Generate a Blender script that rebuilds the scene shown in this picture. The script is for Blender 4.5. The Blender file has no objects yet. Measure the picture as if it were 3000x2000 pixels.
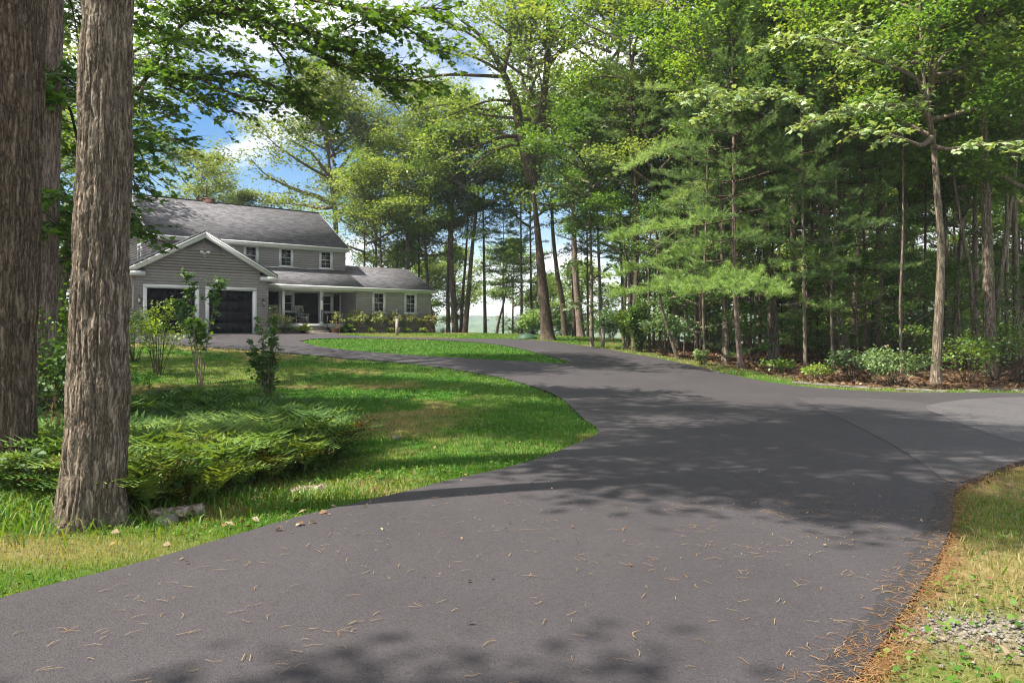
import bpy, math, random
import numpy as np
from mathutils import Vector, Matrix
from mathutils.geometry import delaunay_2d_cdt

# ------------------------------------------------------------------ camera, sky, sun, exposure
SC = bpy.context.scene
COL = SC.collection
FPX, HZ = 2200.0, 978.0            # focal length and eye level, in the photograph's pixels
CAMZ = 1.6
cam_d = bpy.data.cameras.new('camera'); cam = bpy.data.objects.new('camera', cam_d); COL.objects.link(cam)
cam_d.sensor_width = 36; cam_d.lens = 36*FPX/3000; cam_d.shift_y = -(1000-HZ)/3000
cam_d.clip_start = .1; cam_d.clip_end = 6000
cam.location = (0, 0, CAMZ); cam.rotation_euler = (math.radians(90), 0, 0)
SC.camera = cam
SUN_AZ, SUN_EL = math.radians(18), math.radians(57)      # the light travels towards +X and a little +Y
travel = Vector((math.cos(SUN_AZ)*math.cos(SUN_EL), math.sin(SUN_AZ)*math.cos(SUN_EL), -math.sin(SUN_EL)))
sun_d = bpy.data.lights.new('sun', 'SUN'); sun = bpy.data.objects.new('sun', sun_d); COL.objects.link(sun)
sun_d.energy = 3.5; sun_d.angle = math.radians(.6); sun_d.color = (1, .94, .84)
sun.rotation_euler = travel.to_track_quat('-Z', 'Y').to_euler()
SC.view_settings.view_transform = 'Standard'; SC.view_settings.look = 'None'
SC.view_settings.exposure = 1.85; SC.view_settings.gamma = 1
SC.cycles.max_bounces = 8; SC.cycles.diffuse_bounces = 4; SC.cycles.transparent_max_bounces = 8
SC.cycles.transmission_bounces = 4; SC.cycles.glossy_bounces = 2
SC.cycles.sample_clamp_indirect = 6
SC.cycles.filter_width = 1.1

W = bpy.data.worlds.new('World'); SC.world = W; W.use_nodes = True
nt = W.node_tree; nt.nodes.clear()
def N(tree, typ, **kw):
    n = tree.nodes.new(typ)
    for k, v in kw.items():
        if k.startswith('i_'):
            key = k[2:]; key = int(key) if key.isdigit() else key.replace('_', ' ')
            n.inputs[key].default_value = v
        else: setattr(n, k, v)
    return n
def ramp(tree, stops, interp='LINEAR'):
    r = tree.nodes.new('ShaderNodeValToRGB'); e = r.color_ramp; e.interpolation = interp
    while len(e.elements) < len(stops): e.elements.new(.5)
    for el, (p, c) in zip(e.elements, stops):
        el.position = p; el.color = tuple(c)+(1,) if len(c) == 3 else c
    return r
def mixc(tree, f, a, b, mode='MIX'):
    m = tree.nodes.new('ShaderNodeMix'); m.data_type = 'RGBA'; m.blend_type = mode
    for sock, v in ((m.inputs[0], f), (m.inputs[6], a), (m.inputs[7], b)):
        if isinstance(v, (int, float)): sock.default_value = v
        elif isinstance(v, tuple): sock.default_value = v+(1,) if len(v) == 3 else v
        else: tree.links.new(v, sock)
    return m.outputs[2]
def math_n(tree, op, a, b=None, c=None):
    m = tree.nodes.new('ShaderNodeMath'); m.operation = op
    for i, v in enumerate((a, b, c)):
        if v is None: continue
        if isinstance(v, (int, float)): m.inputs[i].default_value = v
        else: tree.links.new(v, m.inputs[i])
    return m.outputs[0]
sky = N(nt, 'ShaderNodeTexSky', sky_type='NISHITA', sun_disc=False, sun_elevation=SUN_EL,
        sun_rotation=math.radians(-108), air_density=1.0, dust_density=.4, ozone_density=2.5)
tc = N(nt, 'ShaderNodeTexCoord'); sep = N(nt, 'ShaderNodeSeparateXYZ'); nt.links.new(tc.outputs['Generated'], sep.inputs[0])
den = math_n(nt, 'ADD', math_n(nt, 'MAXIMUM', sep.outputs[2], 0.0), .22)
cx = math_n(nt, 'DIVIDE', sep.outputs[0], den); cy = math_n(nt, 'DIVIDE', sep.outputs[1], den)
cmb = N(nt, 'ShaderNodeCombineXYZ'); nt.links.new(cx, cmb.inputs[0]); nt.links.new(cy, cmb.inputs[1]); cmb.inputs[2].default_value = 3.7
cn = N(nt, 'ShaderNodeTexNoise', i_Scale=.95, i_Detail=7, i_Roughness=.56, i_Distortion=.3); nt.links.new(cmb.outputs[0], cn.inputs['Vector'])
cr = ramp(nt, [(.46, (0, 0, 0)), (.60, (1, 1, 1))]); nt.links.new(cn.outputs[0], cr.inputs[0])
cloudcol = mixc(nt, cn.outputs[0], (3.3, 3.35, 3.4), (5.0, 4.9, 4.8))
# deeper blue, as the lens saw it: the sky's own light with the grey taken out of it
hs = N(nt, 'ShaderNodeHueSaturation'); hs.inputs['Saturation'].default_value = 1.45; hs.inputs['Value'].default_value = .36
nt.links.new(sky.outputs[0], hs.inputs['Color'])
hz = math_n(nt, 'MULTIPLY', math_n(nt, 'POWER', math_n(nt, 'SUBTRACT', 1.0, math_n(nt, 'MAXIMUM', math_n(nt, 'MINIMUM', sep.outputs[2], 1.0), 0.0)), 14.0), .75)
cf = math_n(nt, 'MAXIMUM', cr.outputs[0], hz)
bgc = mixc(nt, cf, hs.outputs[0], cloudcol)
bg = N(nt, 'ShaderNodeBackground', i_Strength=.125); nt.links.new(bgc, bg.inputs[0])
wo = N(nt, 'ShaderNodeOutputWorld'); nt.links.new(bg.outputs[0], wo.inputs[0])

# ------------------------------------------------------------------ helpers
def tag(o, label=None, cat=None, group=None, kind=None):
    if label: o['label'] = label
    if cat: o['category'] = cat
    if group: o['group'] = group
    if kind: o['kind'] = kind
    return o
def empty(name, loc=(0, 0, 0), rz=0, label=None, cat=None, group=None):
    o = bpy.data.objects.new(name, None); COL.objects.link(o); o.location = loc; o.rotation_euler = (0, 0, rz)
    o.empty_display_size = .2
    return tag(o, label, cat, group)
def mesh_np(name, V, faces, smooth=False, attrs=None):
    """faces: list of int arrays (n,k)"""
    me = bpy.data.meshes.new(name)
    V = np.asarray(V, dtype=np.float32).reshape(-1, 3)
    me.vertices.add(len(V)); me.vertices.foreach_set('co', V.ravel())
    fl = [np.asarray(f, dtype=np.int32) for f in faces if len(f)]
    nl = sum(f.size for f in fl); npol = sum(len(f) for f in fl)
    me.loops.add(nl); me.polygons.add(npol)
    me.loops.foreach_set('vertex_index', np.concatenate([f.ravel() for f in fl]))
    tot = np.concatenate([np.full(len(f), f.shape[1], dtype=np.int32) for f in fl])
    st = np.concatenate([[0], np.cumsum(tot)[:-1]]).astype(np.int32)
    me.polygons.foreach_set('loop_start', st)
    try: me.polygons.foreach_set('loop_total', tot)
    except Exception: pass
    if smooth: me.polygons.foreach_set('use_smooth', np.ones(npol, dtype=bool))
    for k, a in (attrs or {}).items():
        at = me.attributes.new(k, 'FLOAT', 'POINT'); at.data.foreach_set('value', np.asarray(a, dtype=np.float32))
    me.update(calc_edges=True); me.validate()
    return me
def link(name, me, mat=None, parent=None, loc=(0, 0, 0)):
    o = bpy.data.objects.new(name, me); COL.objects.link(o); o.location = loc
    if mat is not None and me.materials.find(mat.name) < 0: me.materials.append(mat)
    if parent: o.parent = parent
    return o
class MB:
    """collects shapes; build() links them as one mesh object"""
    def __init__(s): s.v = []; s.f = {}; s.n = 0; s.t = []
    def add(s, V, F, t=0.):
        V = np.asarray(V, float).reshape(-1, 3); F = np.asarray(F, int)
        s.f.setdefault(F.shape[1], []).append(F+s.n); s.v.append(V); s.n += len(V)
        s.t.append(np.full(len(V), t) if np.isscalar(t) else np.asarray(t, float))
    def box(s, x0, x1, y0, y1, z0, z1, M=None):
        V = np.array([(x, y, z) for z in (z0, z1) for (x, y) in ((x0, y0), (x1, y0), (x1, y1), (x0, y1))], float)
        if M is not None: V = V@np.array(M.to_3x3()).T+np.array(M.translation)
        s.add(V, [(0, 3, 2, 1), (4, 5, 6, 7), (0, 1, 5, 4), (1, 2, 6, 5), (2, 3, 7, 6), (3, 0, 4, 7)])
    def bar(s, p, q, w, h):
        p, q = Vector(p), Vector(q); d = (q-p).normalized()
        u = d.cross(Vector((0, 0, 1))); u = u.normalized() if u.length > 1e-4 else Vector((1, 0, 0)); n = u.cross(d)
        V = [tuple(c+u*a*w/2+n*b*h/2) for c in (p, q) for a, b in ((-1, -1), (1, -1), (1, 1), (-1, 1))]
        s.add(V, [(0, 3, 2, 1), (4, 5, 6, 7), (0, 1, 5, 4), (1, 2, 6, 5), (2, 3, 7, 6), (3, 0, 4, 7)])
    def tube(s, P, R, n=8, cap=True, t=0.):
        P = np.asarray(P, float); m = len(P); R = np.full(m, R, float) if np.isscalar(R) else np.asarray(R, float)
        D = np.gradient(P, axis=0); D /= np.linalg.norm(D, axis=1)[:, None]+1e-9
        ref = np.where(np.abs(D[:, 2:3]) > .9, np.array([[1., 0, 0]]), np.array([[0, 0, 1.]]))
        if abs(D[:, 2]).max() > .9 and abs(D[:, 2]).min() <= .9: ref = np.tile([[.6, .8, 0]], (m, 1))
        U = np.cross(D, ref); U /= np.linalg.norm(U, axis=1)[:, None]+1e-9; Vv = np.cross(D, U)
        a = np.arange(n)*2*np.pi/n
        ring = P[:, None]+R[:, None, None]*(np.cos(a)[None, :, None]*U[:, None]+np.sin(a)[None, :, None]*Vv[:, None])
        i = np.arange(m-1)[:, None]*n; j = np.arange(n)[None]; k = (j+1) % n
        F = np.stack([i+j, i+k, i+n+k, i+n+j], -1).reshape(-1, 4)
        s.add(ring.reshape(-1, 3), F, t)
        if cap and n > 4:
            base = s.n-m*n
            s.f.setdefault(n, []).append(np.array([np.arange(n)[::-1]+base, np.arange(n)+base+(m-1)*n]))
    def lathe(s, prof, n=16, c=(0, 0, 0), t=0.):
        P = np.array(prof, float); a = np.arange(n)*2*np.pi/n; m = len(P)
        V = np.stack([c[0]+P[:, None, 0]*np.cos(a), c[1]+P[:, None, 0]*np.sin(a), c[2]+np.repeat(P[:, 1:2], n, 1)], -1)
        i = np.arange(m-1)[:, None]*n; j = np.arange(n)[None]; k = (j+1) % n
        s.add(V.reshape(-1, 3), np.stack([i+j, i+k, i+n+k, i+n+j], -1).reshape(-1, 4), t)
    def poly(s, pts): s.add(pts, [tuple(range(len(pts)))])
    def prism(s, pts2, f, y0, y1):
        """pts2 polygon, f(p,y)->xyz, extruded between y0 and y1"""
        n = len(pts2); V = [f(p, y0) for p in pts2]+[f(p, y1) for p in pts2]
        s.add(V, [(i, (i+1) % n, n+(i+1) % n, n+i) for i in range(n)])
        s.f.setdefault(n, []).append(np.array([list(range(n))[::-1], list(range(n, 2*n))])+s.n-2*n)
    def build(s, name, mat, parent=None, smooth=False, loc=(0, 0, 0)):
        me = mesh_np(name, np.concatenate(s.v), [np.concatenate(f) for f in s.f.values()], smooth, {'tint': np.concatenate(s.t)})
        return link(name, me, mat, parent, loc)

def softplus(x, w): return w*np.logaddexp(0, np.asarray(x, float)/w)
def sstep(x, a, b):
    t = np.clip((np.asarray(x, float)-a)/(b-a), 0, 1); return t*t*(3-2*t)
_rng = np.random.default_rng(5); _lat = _rng.random((64, 64, 64)).astype(np.float32)
def vnoise(P, sc):
    P = np.asarray(P, float)*sc; I = np.floor(P).astype(int); f = P-I; f = f*f*(3-2*f); I &= 63; J = (I+1) & 63; r = 0
    for dx in (0, 1):
        for dy in (0, 1):
            for dz in (0, 1):
                r = r+_lat[(J if dx else I)[..., 0], (J if dy else I)[..., 1], (J if dz else I)[..., 2]] * \
                    (f[..., 0] if dx else 1-f[..., 0])*(f[..., 1] if dy else 1-f[..., 1])*(f[..., 2] if dz else 1-f[..., 2])
    return r
def n2(X, Y, sc, o=0.):
    X = np.asarray(X, float); return vnoise(np.stack([X+o+100, np.asarray(Y, float)+o*.7+100, np.full(X.shape, 3.3+o)], -1), sc)

# ------------------------------------------------------------------ the lie of the land
def H(X, Y):
    X = np.asarray(X, float); Y = np.asarray(Y, float)
    r = sstep(X, -4, 14)
    s = 15+5*r
    e = np.clip(36+.764*(X+19.3), 34, 48.5)
    e = np.maximum(e, s+14)
    amp = 1.6-.5*r
    h = amp/(e-s)*(softplus(Y-s, 1.6)-softplus(Y-e, 1.2))
    h = h+.0045*np.clip(Y-40, 0, 22)
    d0 = 61-9*sstep(X, 5, 14)-6*sstep(-X, 16, 26)
    fall = .42*softplus(Y-d0, 2.5)
    h = h-28*(1-np.exp(-fall/28))
    # the fern hollow beside the drive
    h = h-.22*np.exp(-(((X+5.2)/3.0)**2+((Y-11.5)/3.2)**2))
    near = 1-sstep(Y, 60, 90)
    h = h+near*.05*(n2(X, Y, .35)-.5)
    return h
def gz(x, y): return float(H(np.array([x]), np.array([y]))[0])
def px(x, y, Y):
    """world point seen at photograph pixel (x, y) at depth Y"""
    return Vector(((x-1500)/FPX*Y, Y, CAMZ+(HZ-y)/FPX*Y))
_Ys = np.linspace(2.2, 75, 3000)
def ground_px(x, y):
    u, v = (x-1500)/FPX, (HZ-y)/FPX
    z = CAMZ+v*_Ys; hit = np.nonzero(z < H(u*_Ys, _Ys))[0]
    Y = _Ys[hit[0]] if len(hit) else 56.
    return u*Y, Y
def inpoly(X, Y, poly):
    X = np.asarray(X); ins = np.zeros(X.shape, bool); n = len(poly)
    for i in range(n):
        x0, y0 = poly[i]; x1, y1 = poly[(i+1) % n]
        if y0 == y1: continue
        c = ((y0 > Y) != (y1 > Y)) & (X < (x1-x0)*(Y-y0)/(y1-y0)+x0); ins ^= c
    return ins
def smooth_line(pts, k=2):
    P = np.array(pts, float)
    for _ in range(k):
        Q = [P[0]]
        for a, b in zip(P[:-1], P[1:]): Q += [a*.75+b*.25, a*.25+b*.75]
        Q.append(P[-1]); P = np.array(Q)
    return P
def pix(pts): return [ground_px(*p) for p in pts]

edge_left = pix([(-700, 1990), (0, 1767), (383, 1671), (663, 1588), (893, 1518), (1148, 1460), (1339, 1409), (1467, 1384), (1594, 1346), (1696, 1301), (1747, 1282),
                 (1758, 1262), (1709, 1231), (1684, 1205), (1645, 1167), (1569, 1135), (1467, 1107), (1339, 1084), (1148, 1061), (1020, 1052), (893, 1040), (765, 1029),
                 (638, 1020), (540, 1013), (440, 1006), (340, 1002)])
edge_right = pix([(985, 981.5), (1040, 985), (1122, 988.5), (1250, 991), (1400, 993), (1520, 995.5), (1594, 999), (1658, 1008), (1786, 1024), (1913, 1048), (2041, 1074),
                  (2168, 1107), (2296, 1129), (2423, 1142), (2551, 1149), (2678, 1153), (3000, 1155), (3500, 1153), (4200, 1150)])
edge_low = pix([(4200, 1215), (3500, 1262), (3000, 1352), (2883, 1403), (2793, 1440), (2796, 1486), (2787, 1556), (2755, 1633), (2717, 1709), (2653, 1798), (2577, 1913), (2519, 2000), (2450, 2110)])
island = pix([(877, 1000), (905, 1011), (971, 1023), (1082, 1033), (1220, 1044), (1400, 1054), (1530, 1060), (1640, 1067), (1688, 1067), (1650, 1056),
              (1594, 1040), (1530, 1024), (1467, 1010), (1339, 999), (1148, 993), (1020, 991.5), (918, 993.5)])
# house frame: a runs along the facade, b away from the viewer
TH = math.atan(2880/2200); EX = (math.sin(TH), math.cos(TH)); EY = (-EX[1], EX[0])
HP = ((741-1500)/FPX*41.9, 41.9)
def hw(a, b): return (HP[0]+a*EX[0]+b*EY[0], HP[1]+a*EX[1]+b*EY[1])
L = smooth_line(edge_left); Rr = smooth_line(edge_right); Lo = smooth_line(edge_low)
isl = smooth_line(island+[island[0]])[:-1]
garage_line = [hw(-7.5, -.6), hw(-6.2, .05), hw(.85, .05), hw(1.2, -.5), hw(2.6, -.75), hw(3.4, -.4), hw(4.9, -.4), hw(5.1, -.5)]
behind = [(4.2, 1.2), (5.5, -8), (-6, -10), (-5.2, 1.0)]
drive = [tuple(p) for p in L]+garage_line+[tuple(p) for p in Rr]+[tuple(p) for p in Lo]+behind
# ------------------------------------------------------------------ materials
def new_mat(name):
    m = bpy.data.materials.new(name); m.use_nodes = True; t = m.node_tree; t.nodes.clear()
    o = t.nodes.new('ShaderNodeOutputMaterial'); return m, t, o
def pbsdf(t, o, rough=.8, spec=.3):
    b = t.nodes.new('ShaderNodeBsdfPrincipled'); b.inputs['Roughness'].default_value = rough
    b.inputs['Specular IOR Level'].default_value = spec; t.links.new(b.outputs[0], o.inputs[0]); return b
def objco(t, scale=(1, 1, 1)):
    c = t.nodes.new('ShaderNodeTexCoord'); mp = t.nodes.new('ShaderNodeMapping'); mp.inputs['Scale'].default_value = scale
    t.links.new(c.outputs['Object'], mp.inputs[0]); return mp.outputs[0]
def noise(t, vec, scale, detail=4, rough=.55, dist=0.):
    n = N(t, 'ShaderNodeTexNoise', i_Scale=scale, i_Detail=detail, i_Roughness=rough, i_Distortion=dist)
    if vec is not None: t.links.new(vec, n.inputs['Vector'])
    return n.outputs[0]
def attr(t, name): a = t.nodes.new('ShaderNodeAttribute'); a.attribute_name = name; return a.outputs['Fac']
def bump(t, h, strength, dist, b):
    n = t.nodes.new('ShaderNodeBump'); n.inputs['Strength'].default_value = strength; n.inputs['Distance'].default_value = dist
    t.links.new(h, n.inputs['Height']); t.links.new(n.outputs[0], b.inputs['Normal']); return n
def ramped(t, f, stops, interp='LINEAR'):
    r = ramp(t, stops, interp); t.links.new(f, r.inputs[0]); return r.outputs[0]

def plain(name, c, rough=.6, spec=.3, nz=.12, sc=6., metal=0.):
    m, t, o = new_mat(name); b = pbsdf(t, o, rough, spec); v = objco(t); n = noise(t, v, sc, 5)
    lo = tuple(x*(1-nz*1.6) for x in c); hi = tuple(min(1, x*(1+nz)) for x in c)
    t.links.new(ramped(t, n, [(.3, lo), (.7, hi)]), b.inputs['Base Color']); b.inputs['Metallic'].default_value = metal
    bump(t, noise(t, v, sc*9, 3), .15, .004, b)
    return m
def mat_bark(name, dark, light, sc=1., furrow=1., moss=0.):
    m, t, o = new_mat(name); b = pbsdf(t, o, .92, .12)
    v = objco(t, (1, 1, .10)); v2 = objco(t, (1, 1, .35)); v3 = objco(t)
    w = noise(t, v3, 3*sc, 3)
    wp = t.nodes.new('ShaderNodeVectorMath'); wp.operation = 'MULTIPLY_ADD'; wn = N(t, 'ShaderNodeTexNoise', i_Scale=5.*sc, i_Detail=3); t.links.new(v3, wn.inputs['Vector'])
    t.links.new(wn.outputs[1], wp.inputs[0]); wp.inputs[1].default_value = (.05, .05, .02); t.links.new(v, wp.inputs[2])
    def ridge(s_, d_): return math_n(t, 'MULTIPLY', math_n(t, 'ABSOLUTE', math_n(t, 'SUBTRACT', noise(t, wp.outputs[0], s_*sc, d_, .5), .5)), 5.)
    r1 = math_n(t, 'MINIMUM', ridge(15, 2), 1.0); r2 = math_n(t, 'MINIMUM', ridge(34, 3), 1.0); pl = noise(t, v2, 30*sc, 5, .7)
    h = math_n(t, 'ADD', math_n(t, 'MULTIPLY', r1, .42), math_n(t, 'ADD', math_n(t, 'MULTIPLY', r2, .33), math_n(t, 'MULTIPLY', pl, .5)))
    base = ramped(t, h, [(.30, tuple(x*.38 for x in dark)), (.52, dark), (.95, light)])
    c = mixc(t, math_n(t, 'MULTIPLY', ramped(t, w, [(.5, (0, 0, 0)), (.72, (1, 1, 1))]), .35), base, tuple(x*1.25+.015 for x in dark))
    if moss:
        c = mixc(t, math_n(t, 'MULTIPLY', ramped(t, noise(t, v3, 5, 5), [(.52, (0, 0, 0)), (.68, (1, 1, 1))]), moss), c, (.10, .115, .06))
    li = ramped(t, noise(t, v3, 26*sc, 4), [(.66, (0, 0, 0)), (.72, (1, 1, 1))])
    c = mixc(t, math_n(t, 'MULTIPLY', li, .5), c, (.33, .33, .27))
    t.links.new(c, b.inputs['Base Color']); bump(t, h, 1.*furrow, .028/sc, b)
    return m
def mat_leaf(name, stops, trans=.45, gloss=.12, rough=.45):
    m, t, o = new_mat(name)
    oi = t.nodes.new('ShaderNodeObjectInfo')
    f = math_n(t, 'ADD', attr(t, 'tint'), math_n(t, 'MULTIPLY', math_n(t, 'SUBTRACT', oi.outputs['Random'], .5), .28))
    col = ramped(t, f, stops)
    d = t.nodes.new('ShaderNodeBsdfDiffuse'); tr = t.nodes.new('ShaderNodeBsdfTranslucent'); g = t.nodes.new('ShaderNodeBsdfGlossy')
    t.links.new(col, d.inputs[0])
    tcol = mixc(t, 1.0, col, (1.35, 1.25, .45), 'MULTIPLY'); t.links.new(tcol, tr.inputs[0])
    g.inputs['Roughness'].default_value = rough; g.inputs[0].default_value = (.9, 1, .85, 1)
    m1 = t.nodes.new('ShaderNodeMixShader'); m1.inputs[0].default_value = trans
    t.links.new(d.outputs[0], m1.inputs[1]); t.links.new(tr.outputs[0], m1.inputs[2])
    m2 = t.nodes.new('ShaderNodeMixShader'); m2.inputs[0].default_value = gloss
    t.links.new(m1.outputs[0], m2.inputs[1]); t.links.new(g.outputs[0], m2.inputs[2]); t.links.new(m2.outputs[0], o.inputs[0])
    return m
M = {}
M['maple'] = mat_leaf('maple_leaf', [(0, (0.030, 0.072, 0.016)), (.35, (0.075, 0.165, 0.028)), (.7, (0.174, 0.293, 0.045)), (1, (0.332, 0.429, 0.081))], .5, 0.05, 0.6)
M['oak'] = mat_leaf('oak_leaf', [(0, (0.048, 0.089, 0.024)), (.35, (0.104, 0.179, 0.039)), (.7, (0.209, 0.291, 0.067)), (1, (0.364, 0.410, 0.120))], .45, 0.05, 0.6)
M['gold'] = mat_leaf('yellowing_leaf', [(0, (0.064, 0.118, 0.033)), (.4, (0.138, 0.196, 0.055)), (.75, (0.258, 0.304, 0.099)), (1, (0.386, 0.372, 0.132))], .45, 0.05, 0.6)
M['pine'] = mat_leaf('pine_needle', [(0, (0.049, 0.102, 0.037)), (.4, (0.120, 0.210, 0.064)), (.8, (0.265, 0.406, 0.121)), (1, (0.420, 0.533, 0.197))], .35, 0.03, 0.6)
M['fern'] = mat_leaf('fern_leaf', [(0, (0.070, 0.035, 0.011)), (.12, (0.056, 0.048, 0.013)), (.2, (0.029, 0.069, 0.021)), (.6, (0.066, 0.138, 0.032)), (.85, (0.118, 0.201, 0.041)), (1, (0.190, 0.250, 0.049))], .35, 0.02, 0.6)
M['shrub'] = mat_leaf('shrub_leaf', [(0, (0.021, 0.054, 0.013)), (.4, (0.059, 0.138, 0.022)), (.75, (0.158, 0.264, 0.036)), (1, (0.343, 0.444, 0.072))], .45, 0.06, 0.5)
M['pale'] = mat_leaf('pale_leaf', [(0, (.064, .116, .054)), (.4, (.128, .203, .085)), (.8, (.234, .330, .139)), (1, (.351, .446, .213))], .35, 0.05, 0.5)
M['hydr'] = mat_leaf('hydrangea_leaf', [(0, (.220, .150, .060)), (.25, (.340, .250, .110)), (.5, (.120, .200, .050)), (.8, (.260, .320, .090)), (1, (.450, .400, .220))], .3, 0.05, 0.6)
M['hosta'] = mat_leaf('hosta_leaf', [(0, (.030, .090, .030)), (.5, (.100, .210, .040)), (1, (.380, .460, .080))], .4, 0.06, 0.5)
M['grass'] = mat_leaf('grass_blade', [(0, (.020, .075, .006)), (.3, (.040, .135, .008)), (.6, (.085, .200, .012)), (.8, (.170, .230, .030)), (1, (.330, .270, .120))], .45, 0.03, 0.6)
M['dead'] = mat_leaf('fallen_leaf', [(0, (.072, .032, .014)), (.35, (.144, .072, .036)), (.7, (.238, .144, .079)), (1, (.446, .396, .288))], .12, 0.03, 0.6)
M['needle'] = mat_leaf('fallen_needle', [(0, (0.153, 0.061, 0.019)), (.5, (0.214, 0.102, 0.038)), (1, (0.316, 0.214, 0.109))], .1, 0.03, 0.6)
M['bark'] = mat_bark('grey_bark', (.165, .13, .095), (.40, .33, .25), 1.1, .8, .25)
M['bark_big'] = mat_bark('furrowed_bark', (.145, .111, .082), (.43, .35, .268), 1.7, 1.0, .10)
M['bark_dark'] = mat_bark('dark_bark', (.105, .076, .055), (.28, .21, .155), 1.5, 1.)
M['bark_brown'] = mat_bark('brown_bark', (.115, .082, .060), (.30, .225, .165), 1.5, 1.1)
M['bark_red'] = mat_bark('reddish_pine_bark', (.22, .155, .13), (.44, .34, .29), 1.3)
M['bark_pale'] = mat_bark('pale_bark', (.20, .16, .12), (.44, .37, .29), 1., .6, .3)
M['twig'] = plain('twig', (.085, .065, .05), .9, .1)
M['twig_pale'] = plain('pale_twig', (.26, .20, .15), .9, .1)

def mat_ground():
    m, t, o = new_mat('ground'); b = pbsdf(t, o, .95, .1); v = objco(t)
    n1, n2_, n3 = noise(t, v, .35, 5), noise(t, v, 5., 6, .7), noise(t, v, 38., 4, .7)
    g = ramped(t, math_n(t, 'ADD', math_n(t, 'MULTIPLY', n1, .35), math_n(t, 'ADD', math_n(t, 'MULTIPLY', n2_, .35), math_n(t, 'MULTIPLY', n3, .3))),
               [(.36, (.022, .062, .007)), (.5, (.036, .105, .009)), (.62, (.062, .135, .014))])
    dryc = ramped(t, math_n(t, 'ADD', math_n(t, 'MULTIPLY', n2_, .5), math_n(t, 'MULTIPLY', n3, .5)), [(.38, (.085, .085, .022)), (.5, (.15, .125, .045)), (.64, (.24, .185, .09))])
    c = mixc(t, attr(t, 'dry'), g, dryc)
    vo = N(t, 'ShaderNodeTexVoronoi', feature='F1', i_Scale=11., i_Randomness=1.); t.links.new(v, vo.inputs['Vector'])
    cel = N(t, 'ShaderNodeSeparateColor'); t.links.new(vo.outputs['Color'], cel.inputs[0])
    lit = ramped(t, cel.outputs[0], [(0, (.03, .02, .013)), (.4, (.075, .048, .03)), (.75, (.14, .09, .058)), (1, (.24, .165, .11))])
    lit = mixc(t, ramped(t, n3, [(.35, (1, 1, 1)), (.55, (0, 0, 0))]), lit, (.035, .022, .014))
    c = mixc(t, attr(t, 'litter'), c, lit)
    nd = ramped(t, n3, [(.35, (.10, .055, .03)), (.65, (.24, .135, .065))]); c = mixc(t, attr(t, 'needles'), c, nd)
    vg = N(t, 'ShaderNodeTexVoronoi', feature='F1', i_Scale=42.); t.links.new(v, vg.inputs['Vector'])
    cg = N(t, 'ShaderNodeSeparateColor'); t.links.new(vg.outputs['Color'], cg.inputs[0])
    gr = ramped(t, cg.outputs[0], [(0, (.10, .085, .065)), (.6, (.21, .18, .145)), (1, (.34, .31, .27))]); c = mixc(t, attr(t, 'gravel'), c, gr)
    far = ramped(t, noise(t, v, .05, 8, .7), [(.35, (.018, .04, .014)), (.65, (.06, .11, .03))])
    c = mixc(t, attr(t, 'forest'), c, far)
    t.links.new(c, b.inputs['Base Color']); bump(t, math_n(t, 'ADD', n3, math_n(t, 'MULTIPLY', vo.outputs[0], .4)), .7, .03, b)
    return m
def mat_asphalt(name, lo, hi, coarse=1.):
    m, t, o = new_mat(name); b = pbsdf(t, o, .78, .35); v = objco(t)
    big, mid = noise(t, v, .5, 5, .6), noise(t, v, 4., 6, .7)
    vo = N(t, 'ShaderNodeTexVoronoi', feature='F1', i_Scale=95./coarse); t.links.new(v, vo.inputs['Vector'])
    cel = N(t, 'ShaderNodeSeparateColor'); t.links.new(vo.outputs['Color'], cel.inputs[0])
    st = ramped(t, noise(t, objco(t, (1., .22, 1.)), 1.1, 5, .65, .8), [(.35, (0, 0, 0)), (.65, (1, 1, 1))])
    c = mixc(t, math_n(t, 'ADD', math_n(t, 'MULTIPLY', ramped(t, big, [(.3, (0, 0, 0)), (.7, (1, 1, 1))]), .45), math_n(t, 'ADD', math_n(t, 'MULTIPLY', mid, .25), math_n(t, 'MULTIPLY', st, .3))), lo, hi)
    sp = ramped(t, noise(t, v, 1.7, 7, .75, .5), [(.66, (0, 0, 0)), (.71, (1, 1, 1))]); c = mixc(t, math_n(t, 'MULTIPLY', sp, .35), c, tuple(x*.55 for x in lo))
    du = ramped(t, noise(t, v, 2.6, 8, .8, .2), [(.60, (0, 0, 0)), (.75, (1, 1, 1))]); c = mixc(t, math_n(t, 'MULTIPLY', du, .22), c, (.14, .125, .11))
    c = mixc(t, math_n(t, 'MULTIPLY', ramped(t, cel.outputs[0], [(.8, (0, 0, 0)), (1, (1, 1, 1))]), .13*coarse), c, (.16, .145, .135))
    c = mixc(t, math_n(t, 'MULTIPLY', ramped(t, cel.outputs[1], [(.72, (0, 0, 0)), (.95, (1, 1, 1))]), .5), c, tuple(x*.5 for x in lo))
    t.links.new(c, b.inputs['Base Color'])
    t.links.new(ramped(t, mid, [(.3, (.70,)*3), (.7, (.86,)*3)]), b.inputs['Roughness'])
    bump(t, vo.outputs[0], .5, .006*coarse, b); return m
def mat_siding(name, c):
    m, t, o = new_mat(name); b = pbsdf(t, o, .6, .25); v = objco(t); v2 = objco(t, (.25, .25, 6))
    n = noise(t, v, 1.3, 5); n2_ = noise(t, v2, 3., 4)
    f = math_n(t, 'ADD', math_n(t, 'MULTIPLY', n, .6), math_n(t, 'MULTIPLY', n2_, .4))
    t.links.new(ramped(t, f, [(.35, tuple(x*.86 for x in c)), (.65, tuple(x*1.08 for x in c))]), b.inputs['Base Color']); return m
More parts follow.
